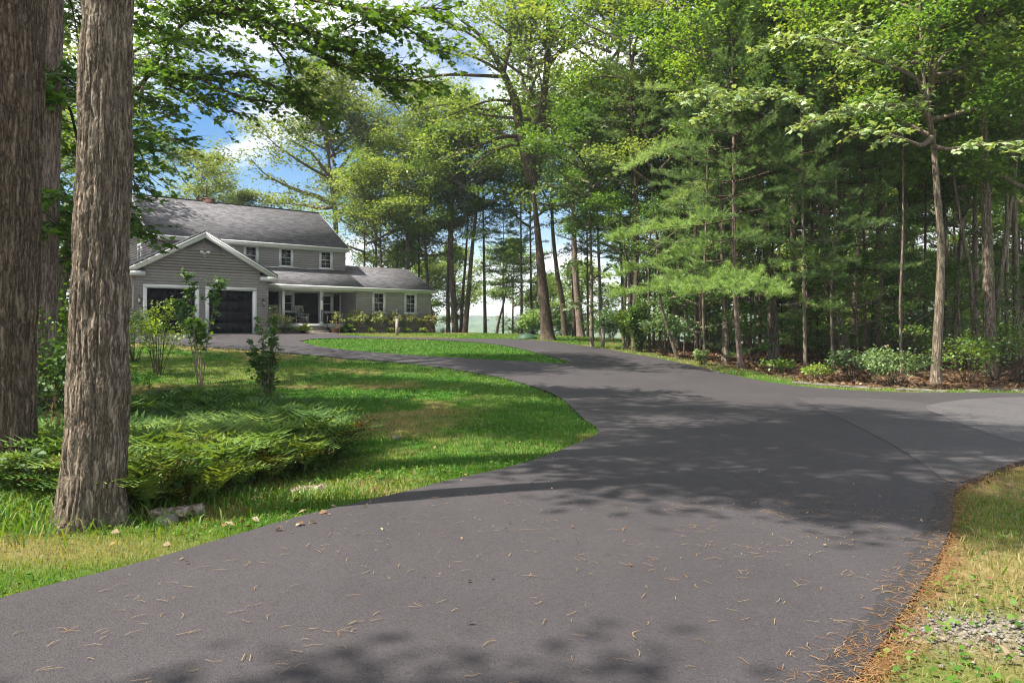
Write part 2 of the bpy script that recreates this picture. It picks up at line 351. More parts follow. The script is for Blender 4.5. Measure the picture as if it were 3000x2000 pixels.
def mat_shingle(name, c):
    m, t, o = new_mat(name); b = pbsdf(t, o, .93, .15)
    uv = t.nodes.new('ShaderNodeUVMap'); br = N(t, 'ShaderNodeTexBrick', i_Scale=1.0)
    br.inputs['Brick Width'].default_value = .33; br.inputs['Row Height'].default_value = .145; br.inputs['Mortar Size'].default_value = .012; br.inputs['Mortar Smooth'].default_value = .4
    br.inputs['Color1'].default_value = (0, 0, 0, 1); br.inputs['Color2'].default_value = (1, 1, 1, 1); br.inputs['Mortar'].default_value = (.0, .0, .0, 1)
    br.offset = .37; br.offset_frequency = 2; t.links.new(uv.outputs[0], br.inputs['Vector'])
    v = objco(t); n = noise(t, v, .8, 6, .65); n3 = noise(t, v, 30, 3)
    f = math_n(t, 'ADD', math_n(t, 'MULTIPLY', br.outputs[0], .45), math_n(t, 'ADD', math_n(t, 'MULTIPLY', n, .12), math_n(t, 'MULTIPLY', n3, .33)))
    col = ramped(t, f, [(.25, tuple(x*.62 for x in c)), (.5, c), (.8, tuple(x*1.4 for x in c))])
    mo = mixc(t, math_n(t, 'MULTIPLY', br.outputs['Fac'], .45), col, tuple(x*.35 for x in c))
    t.links.new(mo, b.inputs['Base Color']); bump(t, math_n(t, 'SUBTRACT', f, math_n(t, 'MULTIPLY', br.outputs['Fac'], .6)), .6, .02, b); return m
def mat_brick(name, c1, c2, mortar):
    m, t, o = new_mat(name); b = pbsdf(t, o, .85, .2); uv = t.nodes.new('ShaderNodeUVMap')
    br = N(t, 'ShaderNodeTexBrick', i_Scale=1.0); br.inputs['Brick Width'].default_value = .22; br.inputs['Row Height'].default_value = .075; br.inputs['Mortar Size'].default_value = .008
    br.inputs['Color1'].default_value = c1+(1,); br.inputs['Color2'].default_value = c2+(1,); br.inputs['Mortar'].default_value = mortar+(1,); br.inputs['Bias'].default_value = -.45
    t.links.new(uv.outputs[0], br.inputs['Vector']); t.links.new(br.outputs[0], b.inputs['Base Color']); bump(t, br.outputs['Fac'], -.6, .01, b); return m
def mat_glass_dark(name, c=(.02, .022, .025)):
    m, t, o = new_mat(name); b = pbsdf(t, o, .06, .6); b.inputs['Base Color'].default_value = c+(1,); return m
M['ground'] = mat_ground()
M['asphalt'] = mat_asphalt('asphalt', (.031, .0265, .0293), (.052, .0455, .0488))
M['asphalt_old'] = mat_asphalt('old_asphalt', (.052, .048, .050), (.096, .090, .092), 2.6)
M['asphalt_mid'] = mat_asphalt('worn_asphalt', (.040, .036, .038), (.066, .060, .061), 1.7)
M['asphalt_edge'] = mat_asphalt('asphalt_edge', (.018, .016, .018), (.036, .033, .035), 1.6)
M['siding'] = mat_siding('grey_siding', (.325, .298, .302))
M['siding_trim'] = plain('grey_trim', (.285, .258, .252), .55)
M['white'] = plain('white_trim', (.66, .66, .65), .5, .35, .05)
M['shingle'] = mat_shingle('roof_shingle', (.122, .118, .126))
M['brick_dark'] = mat_brick('dark_brick', (.007, .005, .004), (.040, .025, .017), (.005, .004, .0035))
M['brick_red'] = mat_brick('red_brick', (.12, .045, .032), (.19, .075, .052), (.15, .13, .12))
M['black'] = plain('black_paint', (.018, .018, .021), .42, .4, .2)
M['door_black'] = plain('black_door_paint', (.012, .013, .016), .7, .15, .04, 3)
M['glass'] = mat_glass_dark('window_glass')
M['glass_frost'] = plain('lamp_glass', (.5, .47, .42), .2, .6)
M['concrete'] = plain('concrete', (.30, .27, .25), .85, .2)
M['foundation'] = plain('foundation_paint', (.20, .175, .155), .85, .2)
M['wood_grey'] = plain('weathered_post', (.33, .29, .24), .85, .15, .25, 9.)
M['chair'] = plain('cream_paint', (.52, .48, .41), .55)
M['cushion'] = plain('blue_grey_cloth', (.17, .22, .27), .9)
M['stone'] = plain('grey_stone', (.15, .135, .115), .9, .2, .35, 4.)
M['green_lid'] = plain('green_plastic', (.035, .075, .045), .5)
M['mulch'] = plain('mulch', (.095, .055, .038), .95, .1, .4, 14.)
M['wicker'] = plain('brown_pot', (.10, .065, .035), .8, .2, .3, 20.)

# ------------------------------------------------------------------ ground, drive
def dist_line(X, Y, P):
    P = np.asarray(P, float); d = np.full(np.shape(X), 1e9)
    for a, b in zip(P[:-1], P[1:]):
        ab = b-a; L2 = (ab**2).sum()+1e-12
        t = np.clip(((X-a[0])*ab[0]+(Y-a[1])*ab[1])/L2, 0, 1)
        d = np.minimum(d, np.hypot(X-a[0]-t*ab[0], Y-a[1]-t*ab[1]))
    return d
def axis(lo, hi, segs):
    out = [lo]
    for end, st in segs:
        while out[-1] < end-1e-6: out.append(min(end, out[-1]+st))
    return np.array(out)
gx = axis(-400, 400, [(-60, 20), (-28, 2), (-14, .5), (9, .28), (26, .5), (60, 2), (400, 20)])
gy = axis(-40, 1500, [(-12, 4), (2, .6), (22, .26), (44, .45), (66, .7), (120, 4), (400, 20), (1500, 100)])
GX, GY = np.meshgrid(gx, gy); GZ = H(GX, GY)
drv = np.array(drive); fx, fy = GX.ravel(), GY.ravel()
near = (np.abs(fx) < 45) & (fy < 75)
def masks(x, y):
    dR = dist_line(x, y, Rr); dLo = dist_line(x, y, Lo); dL = dist_line(x, y, L[::3])
    lit = sstep(x-.155*y, 0, 2)*sstep(dR+.7*(n2(x, y, 1.1)-.5), 1.0, 1.8)*sstep(y-(17.0+.1*x), 0, .6)
    lit = np.maximum(lit, sstep(-x-(9.5+.22*y), 0, 2.5)*.8*sstep(y, 6, 9))
    nz = n2(x, y, .55)*.55+n2(x, y, 1.9)*.3+n2(x, y, 6)*.15
    left = sstep(-x-(-6+.12*y), 0, 5)
    dry = sstep(nz-.10*(1-left)+.05, .42, .62)*(.5+.5*left)
    dry = np.maximum(dry, .95*np.exp(-(((x+4.3)/2.3)**2+((y-5.6)/.55)**2)))
    dry = np.maximum(dry, .8*np.exp(-(((x+2.2)/1.3)**2+((y-7.7)/.5)**2)))
    isl_ = inpoly(x, y, isl); dry = np.where(isl_, dry*.15, dry)
    dry = dry*np.where((y > 20) & (x < 4) & (dL > 3), .5, 1)
    rightv = (x > 1) & (y < 12)
    dry = dry*np.where((y > 8.3) & (x > -6), .25+.75*sstep(dL, 1.2, 3.2), 1)
    dry = np.where(rightv, np.clip(.5+.5*sstep(n2(x, y, 1.6), .3, .6), 0, 1), dry)
    nee = np.where(rightv, .8*(1-sstep(dLo+.14*(n2(x, y, 5.)-.5), .04, .18)), 0)
    gx0, gy0 = ground_px(2870, 1850)
    gv = np.where(rightv, np.exp(-(((x-gx0)/.5)**2+((y-gy0)/.22)**2)**1.5), 0)
    fo = sstep(y, 62, 75)
    return lit, np.clip(dry, 0, 1), nee, np.clip(gv*1.3*sstep(n2(x, y, 7), .25, .5), 0, 1), fo
at_ = {k: np.zeros(len(fx)) for k in ('litter', 'dry', 'needles', 'gravel', 'forest')}
mk = masks(fx[near], fy[near])
for k, v in zip(('litter', 'dry', 'needles', 'gravel', 'forest'), mk): at_[k][near] = v
at_['forest'][~near] = 1
# sink the ground a little under the drive so that the drive's slab reads as one layer
ind = np.zeros(len(fx), bool); ind[near] = inpoly(fx[near], fy[near], drive) & ~inpoly(fx[near], fy[near], isl)
i = np.arange(len(gy)-1)[:, None]*len(gx); j = np.arange(len(gx)-1)[None]
F = np.stack([i+j, i+j+1, i+j+1+len(gx), i+j+len(gx)], -1).reshape(-1, 4)
g = link('ground', mesh_np('ground', np.stack([fx, fy, GZ.ravel()-np.where(ind, .03, 0)], -1), [F], True, at_), M['ground'])
tag(g, kind='structure')

def sheet(name, poly, holes, off, step, mat, thick=.05, skirt_mat=None):
    poly = [Vector(p) for p in poly]; P = np.array([tuple(p) for p in poly])
    lo, hi = P.min(0), P.max(0)
    vs = list(poly); edges = [(k, (k+1) % len(poly)) for k in range(len(poly))]
    for h in holes:
        n0 = len(vs); vs += [Vector(p) for p in h]; edges += [(n0+k, n0+(k+1) % len(h)) for k in range(len(h))]
    for (x0, x1, y0, y1, st) in step:
        xs, ys = np.meshgrid(np.arange(max(x0, lo[0]), min(x1, hi[0]), st), np.arange(max(y0, lo[1]), min(y1, hi[1]), st))
        xs = xs.ravel(); ys = ys.ravel(); k = inpoly(xs, ys, poly)
        for h in holes: k &= ~inpoly(xs, ys, h)
        vs += [Vector((float(a), float(b))) for a, b in zip(xs[k], ys[k])]
    r = delaunay_2d_cdt(vs, edges, [], 0, 1e-5)
    V = np.array([tuple(v) for v in r[0]]); T = np.array([f for f in r[2] if len(f) == 3])
    c = V[T].mean(1); k = inpoly(c[:, 0], c[:, 1], poly)
    for h in holes: k &= ~inpoly(c[:, 0], c[:, 1], h)
    T = T[k]; z = H(V[:, 0], V[:, 1])+off
    ms = [T]; VV = [np.column_stack([V, z])]
    n0 = len(V)
    if thick:
        for ring in [poly]+[list(map(Vector, h)) for h in holes]:
            R_ = np.array([tuple(p) for p in ring]); zz = H(R_[:, 0], R_[:, 1])+off; n = len(R_)
            VV.append(np.column_stack([R_, zz-.0005])); VV.append(np.column_stack([R_, zz-thick]))
            a = np.arange(n); b = (a+1) % n
            ms.append(np.stack([n0+a, n0+b, n0+n+b, n0+n+a], -1)); n0 += 2*n
    me = mesh_np(name, np.concatenate(VV), ms, False)
    o = link(name, me, mat); tag(o, kind='structure')
    if skirt_mat:
        me.materials.append(skirt_mat); mi = np.zeros(len(me.polygons), np.int32); mi[len(T):] = 1; me.polygons.foreach_set('material_index', mi)
    me.polygons.foreach_set('use_smooth', np.array([True]*len(T)+[False]*(len(me.polygons)-len(T))))
    return o
GR = [(-30, 40, -10, 3, 1.), (-12, 14, 3, 22, .4), (-24, 45, 22, 48, .6), (14, 45, 5, 22, 1.)]
sheet('driveway', drive, [[tuple(p) for p in isl]], .035, GR, M['asphalt'], .06, M['asphalt_edge'])
# the older, paler road it joins, laid a finger above
old = smooth_line(pix([(4150, 1160), (3000, 1166), (2850, 1172), (2740, 1185), (2700, 1200), (2760, 1222), (2850, 1262), (2940, 1292), (3020, 1312), (3400, 1245), (4150, 1216)]))
sheet('side_road', [tuple(p) for p in old], [], .041, [(2, 60, 8, 22, .7)], M['asphalt_old'], 0)
worn = smooth_line(pix([(2330, 1170), (2450, 1225), (2600, 1300), (2720, 1380), (2786, 1436), (2883, 1402), (3000, 1351), (3400, 1272), (3400, 1247), (3020, 1313), (2940, 1293), (2850, 1263), (2760, 1223), (2700, 1201), (2740, 1186), (2560, 1172)]))
sheet('worn_drive', [tuple(p) for p in worn], [], .0405, [(2, 60, 6, 22, .5)], M['asphalt_mid'], 0)
# rolled dark margin along the lower right edge of the drive
c_ = np.array(Lo); nrm = np.gradient(c_, axis=0); nrm = np.stack([nrm[:, 1], -nrm[:, 0]], -1); nrm /= np.linalg.norm(nrm, axis=1)[:, None]
k0 = len(c_)*3//8
seg = c_[k0:]; inner = seg+nrm[k0:]*(.12+.08*n2(seg[:, 0], seg[:, 1], 6)[:, None])
if not inpoly(inner[:, 0], inner[:, 1], drive).mean() > .5: inner = seg-nrm[k0:]*(.12+.08*n2(seg[:, 0], seg[:, 1], 6)[:, None])
sheet('driveway_edge', [tuple(p) for p in seg]+[tuple(p) for p in inner[::-1]], [], .041, [], M['asphalt_edge'], 0)
lawn_bed = [hw(.95, -.35), hw(2.2, -.7), hw(3.3, -.3), hw(3.3, .5), hw(2.6, 1.6), hw(.95, 1.6)]
sheet('mulch_bed', [tuple(p) for p in smooth_line(lawn_bed+[lawn_bed[0]])[:-1]], [], .05, [(-30, 30, 30, 60, .3)], M['mulch'], .05)
walk = [hw(3.35, -.45), hw(5.0, -.45), hw(5.0, .5), hw(3.35, .5)]
sheet('path', walk, [], .045, [(-30, 30, 30, 60, .4)], M['concrete'], .05)
house_foot = [hw(-6.3, .1), hw(.9, .1), hw(.9, 1.3), hw(12.5, 1.4), hw(12.5, 9), hw(7.4, 13), hw(-4.6, 13), hw(-6.3, 7)]
def free(x, y, pad=True):
    return ~(inpoly(x, y, drive) & ~inpoly(x, y, isl)) & ~inpoly(x, y, house_foot) & ~inpoly(x, y, lawn_bed) & ~inpoly(x, y, walk)

# ------------------------------------------------------------------ scattered stuff: grass, litter, needles
def blades(rng, x, y, h, w, tint, bend=.5):
    n = len(x); z = H(x, y); a = rng.random(n)*2*np.pi; b = rng.random(n)*2*np.pi
    ca, sa = np.cos(a), np.sin(a); lx, ly = np.cos(b)*h*bend*rng.random(n), np.sin(b)*h*bend*rng.random(n)
    P0 = np.stack([x-ca*w, y-sa*w, z-.005], -1); P1 = np.stack([x+ca*w, y+sa*w, z-.005], -1)
    P2 = np.stack([x+ca*w*.7+lx*.35, y+sa*w*.7+ly*.35, z+h*.55], -1); P3 = np.stack([x-ca*w*.7+lx*.35, y-sa*w*.7+ly*.35, z+h*.55], -1)
    P4 = np.stack([x+lx, y+ly, z+h*(1-.25*bend)], -1)
    V = np.stack([P0, P1, P2, P3, P4], 1).reshape(-1, 3); k = np.arange(n)*5
    return V, np.stack([k, k+1, k+2, k+3], -1), np.stack([k+3, k+2, k+4], -1), np.repeat(tint, 5)
rng = np.random.default_rng(11)
gv, gq, gt_, gn, g0 = [], [], [], [], 0
fern_poly = pix([(-250, 1330), (150, 1290), (350, 1262), (500, 1208), (760, 1222), (930, 1262), (1030, 1312), (1015, 1372), (900, 1402), (760, 1440), (600, 1492), (400, 1528), (60, 1470), (-250, 1440)])
for (x0, x1, y0, y1, dens, h, w) in [(-7, 1.5, 3.2, 6.5, 3000, .05, .0028), (-7, 1.5, 6.5, 10, 1700, .05, .004), (-10, 3, 10, 17, 620, .055, .006), (-16, 3, 17, 27, 230, .055, .010),
                                     (-22, 12, 27, 40, 110, .055, .016), (-18, 12, 40, 58, 60, .06, .022), (1.2, 7, 3, 9, 1700, .045, .0035), (6, 24, 15, 27, 130, .055, .008)]:
    n = int((x1-x0)*(y1-y0)*dens); x = rng.uniform(x0, x1, n); y = rng.uniform(y0, y1, n)
    vis = (np.abs(x) < y*.72+.6); x, y = x[vis], y[vis]
    k = free(x, y); x, y = x[k], y[k]
    lit, dry, nee, grv, fo = masks(x, y)
    inf = inpoly(x, y, fern_poly)
    keep = rng.random(len(x)) < (1-lit)*(1-nee)*(1-grv)*(1-.55*dry)
    x, y, dry, inf = x[keep], y[keep], dry[keep], inf[keep]
    n = len(x); tall = n2(x, y, 1.4)
    hh = h*(.55+.9*rng.random(n))*(.7+.8*tall)
    vy = (y < 9) & (x < 1)
    hh = hh*np.where(vy, .95, 1)
    dd = 1-0*dry
    ti = np.clip(.36+.55*dry+.22*(rng.random(n)-.5)+.22*(n2(x, y, .8)-.5)+.12*vy+np.where((x > 1) & (y < 12), .22, 0)+np.where((x > 2) & (y > 14) & (y < 40), .28, 0)+np.where(((y > 40) | (dist_line(x, y, Rr) < 2.5)) & (x < 14), .25, 0), 0, .98)  # sunlight on the far lawn strip is put into its yellower tint
    ti = np.where(rng.random(n) < .04, .95, ti)
    V, Q, T, tt = blades(rng, x, y, hh, w*(.7+.6*rng.random(n)), ti, .9)
    gv.append(V); gq.append(Q+g0); gt_.append(T+g0); gn.append(tt); g0 += len(V)
# shaggy unmown fringe: round the big trunk and in front of the ferns
for (cx_, cy_, sx_, sy_, n, h) in [(-3.3, 6.5, .6, .18, 600, .09), (-2.0, 7.4, 1.1, .35, 2400, .13), (-4.9, 6.9, .8, .6, 3600, .22), (-.9, 8.4, .7, .3, 500, .10), (-6, 7.6, 1.2, .7, 2200, .22), (3.9, 6.2, .6, .6, 250, .10)]:
    x = rng.normal(cx_, sx_, n); y = rng.normal(cy_, sy_, n); k = free(x, y) & (dist_line(x, y, L[::2]) > .25); x, y = x[k], y[k]; n_ = len(x)
    V, Q, T, tt = blades(rng, x, y, h*(.4+.9*rng.random(n_)), .004+.005*rng.random(n_), np.clip(.35+.5*rng.random(n_), 0, 1), 1.3)
    gv.append(V); gq.append(Q+g0); gt_.append(T+g0); gn.append(tt); g0 += len(V)
# clover and plantain leaves among the grass
def flat_leaves(rng, x, y, z, s, tint, tilt=.35, ratio=.6):
    n = len(x); a = rng.random(n)*2*np.pi; ca, sa = np.cos(a), np.sin(a); tz = rng.normal(0, tilt, n); tz2 = rng.normal(0, tilt, n)
    U = np.stack([ca, sa, tz], -1)*s[:, None]; R_ = np.stack([-sa, ca, tz2], -1)*s[:, None]*ratio; C = np.stack([x, y, z], -1)
    up = np.zeros((n, 3)); up[:, 2] = s*.12
    V = np.stack([C-U*.5, C+R_*.5+up, C+U*.5, C-R_*.5+up], 1).reshape(-1, 3); k = np.arange(n)*4
    return V, np.stack([k, k+1, k+2, k+3], -1), np.repeat(tint, 4)
for (x0, x1, y0, y1, n, sz) in [(-7, 1.8, 4, 9, 5200, .035), (-5, 2.4, 8, 14, 7000, .045), (1.5, 6, 3.3, 8.5, 5200, .034), (-14, 0, 16, 32, 5000, .05)]:
    x = rng.uniform(x0, x1, n); y = rng.uniform(y0, y1, n); k = free(x, y) & (n2(x, y, 1.2, 9) > .5); x, y = x[k], y[k]
    lit, dry, nee, grv, fo = masks(x, y)
    V, Q, tt = flat_leaves(rng, x, y, H(x, y)+.01+.045*rng.random(len(x)), sz*(.5+rng.random(len(x))), np.clip(.25+.5*rng.random(len(x)), 0, 1), .3, .75)
    gv.append(V); gq.append(Q+g0); gn.append(tt); g0 += len(V)
go = link('grass', mesh_np('grass', np.concatenate(gv), [np.concatenate(gq), np.concatenate(gt_)], False, {'tint': np.concatenate(gn)}), M['grass'])
tag(go, 'short green grass and clover growing over the lawns and verges', 'grass', kind='stuff')

# leaf litter on the forest floor
n = 26000; x = rng.uniform(3, 34, n); y = rng.uniform(15, 52, n); k = free(x, y); x, y = x[k], y[k]
lit = masks(x, y)[0]; k = rng.random(len(x)) < lit; x, y = x[k], y[k]; n = len(x)
V, Q, tt = flat_leaves(rng, x, y, H(x, y)+.015+.03*rng.random(n), .10+.09*rng.random(n), np.clip(rng.beta(2, 3, n)*.9, 0, 1), .35, .7)
tag(link('leaf_litter', mesh_np('leaf_litter', V, [Q], False, {'tint': tt}), M['dead']), 'brown fallen leaves covering the floor of the woods', 'leaf litter', kind='stuff')
# dead leaves dropped on lawn, verge and drive
fl = []
for (x0, x1, y0, y1, n) in [(-7, 1, 4.5, 9, 170), (-8, 1.5, 8, 18, 110), (0, 8, 8, 30, 60), (2.2, 5.5, 3.3, 8, 130), (-2.5, 6, 3.4, 10, 45), (-4.5, -1.5, 5.9, 7.4, 60)]:
    fl.append(np.stack([rng.uniform(x0, x1, n), rng.uniform(y0, y1, n)], -1))
fl = np.concatenate(fl); x, y = fl.T; on = ~free(x, y); n = len(x)
s = np.where(on, .012+.028*rng.random(n)**1.5, .03+.05*rng.random(n)); s[-60:] = .05+.05*rng.random(60)
V, Q, tt = flat_leaves(rng, x, y, H(x, y)+np.where(on, .045, .03)+.01*rng.random(n), s, np.clip(.2+.7*rng.random(n), 0, 1), .45, .6)
tag(link('fallen_leaves', mesh_np('fallen_leaves', V, [Q], False, {'tint': tt}), M['dead']), 'pale dry leaves scattered over the drive and the grass', 'fallen leaves', kind='stuff')
# pine needles on the asphalt and along its right edge
def needles(rng, x, y, z, ln, tint, main=None):
    n = len(x); a = rng.random(n)*np.pi if main is None else rng.normal(main, .7, n)
    ca, sa = np.cos(a), np.sin(a); w = .0011+.0007*rng.random(n); c = rng.normal(0, .12, n)*ln
    A = np.stack([x-ca*ln/2, y-sa*ln/2, z], -1); B = np.stack([x-sa*c, y+ca*c, z+.006*rng.random(n)], -1); C = np.stack([x+ca*ln/2, y+sa*ln/2, z], -1)
    o = np.stack([-sa*w, ca*w, np.zeros(n)], -1)
    V = np.stack([A-o, A+o, B-o, B+o, C-o, C+o], 1).reshape(-1, 3); k = np.arange(n)*6
    return V, np.concatenate([np.stack([k, k+2, k+3, k+1], -1), np.stack([k+2, k+4, k+5, k+3], -1)]), np.repeat(tint, 6)
pn = []
n = 6500; x = rng.uniform(-2.6, 3.6, n); y = rng.uniform(2.8, 7.5, n); k = rng.random(n) < np.clip(.14+.6*sstep(x, .5, 2.5)*(n2(x, y, 2.3) > .56), 0, 1)*(.15+.85*(n2(x, y, 6., 4) > .5)); pn.append((x[k], y[k], rng.uniform(.5, 1, k.sum())))
t_ = rng.integers(0, len(Lo)-1, 3800); f_ = rng.random(3800)[:, None]; P_ = np.array(Lo)[t_]*(1-f_)+np.array(Lo)[t_+1]*f_
off = np.abs(rng.normal(0, .07, 3800))*np.where(rng.random(3800) < .25, -1.5, 1)
nn = np.array(nrm)[t_]; sgn = 1 if not inpoly(*(np.array(Lo[40])+nrm[40]*.1)[:, None], drive)[0] else -1
P_ = P_+nn*sgn*off[:, None]; pn.append((P_[:, 0], P_[:, 1], np.clip(rng.normal(.35, .35, 3800), 0, 1)))
x = np.concatenate([p[0] for p in pn]); y = np.concatenate([p[1] for p in pn]); ti = np.concatenate([p[2] for p in pn])
k = y > 2; x, y, ti = x[k], y[k], ti[k]
on = ~free(x, y)
V, Q, tt = needles(rng, x, y, H(x, y)+np.where(on, .044, .022)+np.where(on, 0, .03*rng.random(len(x))), .045+.05*rng.random(len(x)), ti)
tag(link('pine_needles', mesh_np('pine_needles', V, [Q], False, {'tint': tt}), M['needle']), 'orange brown pine needles lying on the asphalt and along its edge', 'pine needles', kind='stuff')
# pale grit and small stones in the gravel patch
n = 1000; gx0, gy0 = ground_px(2870, 1850); x = rng.normal(gx0, .36, n); y = rng.normal(gy0, .17, n); k = free(x, y) & (x > gx0-.75); x, y = x[k], y[k]; n = len(x)
oc = np.array([(1, 0, 0), (0, 1, 0), (-1, 0, 0), (0, -1, 0), (0, 0, .6), (0, 0, -.6)], float)
s = .004+.016*rng.random(n)**3; V = (oc[None]*s[:, None, None]*(.6+.8*rng.random((n, 6, 1)))+np.stack([x, y, H(x, y)+.01], -1)[:, None]).reshape(-1, 3)
fo = np.array([(0, 1, 4), (1, 2, 4), (2, 3, 4), (3, 0, 4), (1, 0, 5), (2, 1, 5), (3, 2, 5), (0, 3, 5)]); Fo = (np.arange(n)[:, None, None]*6+fo[None]).reshape(-1, 3)
tag(link('gravel', mesh_np('gravel', V, [Fo], False), plain('grit', (.21, .19, .165), .9, .2, .3, 30.)), 'pale grit and pebbles on the bare patch of the right verge', 'gravel', kind='stuff')
# ------------------------------------------------------------------ the house
HX = (HP[0], HP[1])
def hpix(x, b):
    """a at which the facade-parallel plane b is seen at photo column x"""
    u = (x-1500)/FPX; Xb, Yb = hw(0, b); return (u*Yb-Xb)/(EX[0]-EX[1]*u)
def hz(y, a, b): return CAMZ+(HZ-y)/FPX*hw(a, b)[1]
house = empty('house', (HX[0], HX[1], 0), math.pi/2-TH, 'two storey grey clapboard house with double garage, front porch and single storey wing', 'house')
def add_uv(o, org, ud, vd):
    me = o.data; uv = me.uv_layers.new(name='UVMap'); n = len(me.loops); vi = np.zeros(n, np.int32); me.loops.foreach_get('vertex_index', vi)
    co = np.zeros(len(me.vertices)*3, np.float32); me.vertices.foreach_get('co', co); co = co.reshape(-1, 3)-np.array(org)
    U = np.stack([co@np.array(ud), co@np.array(vd)], -1)[vi]; uv.data.foreach_set('uv', U.astype(np.float32).ravel())
def cut(p0, p1, ops, z0, z1):
    iv = [(p0, p1)]
    for (a, b, c, d) in ops:
        if d <= z0+.01 or c >= z1-.01: continue
        nv = []
        for (s, e) in iv:
            if b <= s or a >= e: nv.append((s, e)); continue
            if a > s: nv.append((s, a))
            if b < e: nv.append((b, e))
        iv = nv
    return iv
def siding(mb, z0, z1, span, f, ops=(), h=.15, lip=.050):
    n = max(1, round((z1-z0)/h)); h = (z1-z0)/n
    for i in range(n):
        a, b = z0+i*h, z0+(i+1)*h
        s0, e0 = span(a+.001); s1, e1 = span(b-.001)
        if e0-s0 < .02: continue
        if e1 < s1: s1 = e1 = (s0+e0)/2
        full = cut(s0, e0, ops, a, b)
        for (s, e) in full:
            ts = s if s > s0+1e-6 else s1; te = e if e < e0-1e-6 else e1
            V = [f(s, a, lip), f(e, a, lip), f(te, b, .006), f(ts, b, .006), f(s, a, .0), f(e, a, .0)]
            mb.add(V, [(0, 1, 2, 3), (4, 5, 1, 0)])
front = lambda b0: (lambda p, z, o: (p, b0-o, z))
sidel = lambda a0: (lambda p, z, o: (a0-o, p, z))
sider = lambda a0: (lambda p, z, o: (a0+o, p, z))
back = lambda b0: (lambda p, z, o: (p, b0+o, z))
Gc, Ghw = -2.61, 3.45
GA0, GA1 = Gc-Ghw, Gc+Ghw
doors = [(-5.43, -3.06, 1.5, 3.98), (-2.36, 0., 1.5, 3.98)]
gtop = lambda z: (max(GA0, Gc-(6.93-z)/.56), min(GA1, Gc+(6.93-z)/.56))
mb = MB()
siding(mb, 2.08, 6.90, gtop, front(0), [(d[0]-.2, d[1]+.2, 1, 4.17) for d in doors]+[(Gc-.92, Gc+.92, 6.2, 6.9)])
siding(mb, 2.08, 4.80, lambda z: (0, 8), sidel(GA0)); siding(mb, 2.08, 4.8, lambda z: (0, 4), sider(GA1))
mb.build('garage_wall', M['siding'], house)
mb = MB()                                                # solid core behind the boards, doors cut out
for (a0, a1) in ((GA0+.03, -5.5), (-3.0, -2.42), (.06, GA1-.03)): mb.box(a0, a1, .004, .12, 1.2, 4.0)
mb.prism([(GA0+.03, 4.0), (GA1-.03, 4.0), (GA1-.03, 4.9), (Gc, 6.86), (GA0+.03, 4.9)], lambda p, y: (p[0], y, p[1]), .004, .12)
mb.box(GA0+.004, GA0+.1, .12, 8, 1.2, 4.8); mb.box(GA1-.1, GA1-.004, .12, 4, 1.2, 4.8)
mb.build('wall_core', M['siding_trim'], house)
for (a0, a1) in ((GA0-.012, -5.62), (-2.87, -2.55), (.2, GA1+.012)): mb = MB(); mb.box(a0, a1, -.035, .002, 1.2, 2.09); mb.build('foundation', M['foundation'], house)
mb = MB(); mb.box(GA0-.012, GA0+.0, .003, 8, 1.2, 2.08); mb.build('foundation', M['foundation'], house)
mb = MB(); siding(mb, 6.2, 6.86, lambda z: (max(Gc-.92, Gc-(6.9-z)/.56), min(Gc+.92, Gc+(6.9-z)/.56)), front(.05), h=.075, lip=.04)
lv = mb.build('louvre', M['siding_trim'], house)
mb = MB(); mb.box(Gc-.045, Gc+.045, -.03, .03, 6.14, 6.85); mb.box(Gc-1.05, Gc+1.05, -.032, .03, 6.09, 6.17); mb.build('louvre_frame', M['siding_trim'], lv)
for a in (GA0-.02, GA1-.09):
    mb = MB(); mb.box(a, a+.11, -.035, .006, 2.09, 4.7); mb.build('corner_board', M['siding_trim'], house)
mb = MB(); mb.box(GA0-.036, GA0-.0, .007, .11, 2.09, 4.7); mb.build('corner_board', M['siding_trim'], house)
def slab(name, e0, e1, r1, r0, th=.09, parent=house, mat=None):
    """roof plane eave0, eave1, ridge1, ridge0"""
    P = [Vector(p) for p in (e0, e1, r1, r0)]; n = (P[1]-P[0]).cross(P[3]-P[0]).normalized()
    if n.z < 0: n = -n
    mb = MB(); V = [tuple(p) for p in P]+[tuple(p-n*th) for p in P]
    mb.add(V, [(0, 1, 2, 3), (7, 6, 5, 4), (0, 4, 5, 1), (1, 5, 6, 2), (2, 6, 7, 3), (3, 7, 4, 0)])
    o = mb.build(name, mat or M['shingle'], parent); u = (P[1]-P[0]).normalized(); add_uv(o, P[0], u, n.cross(u)); return o
gz0 = 7.13-.56*3.93
slab('garage_roof', (Gc-3.93, -.33, gz0), (Gc-3.93, 8.3, gz0), (Gc, 8.3, 7.13), (Gc, -.33, 7.13))
slab('garage_roof', (Gc+3.93, 4.6, gz0), (Gc+3.93, -.33, gz0), (Gc, -.33, 7.13), (Gc, 4.6, 7.13))
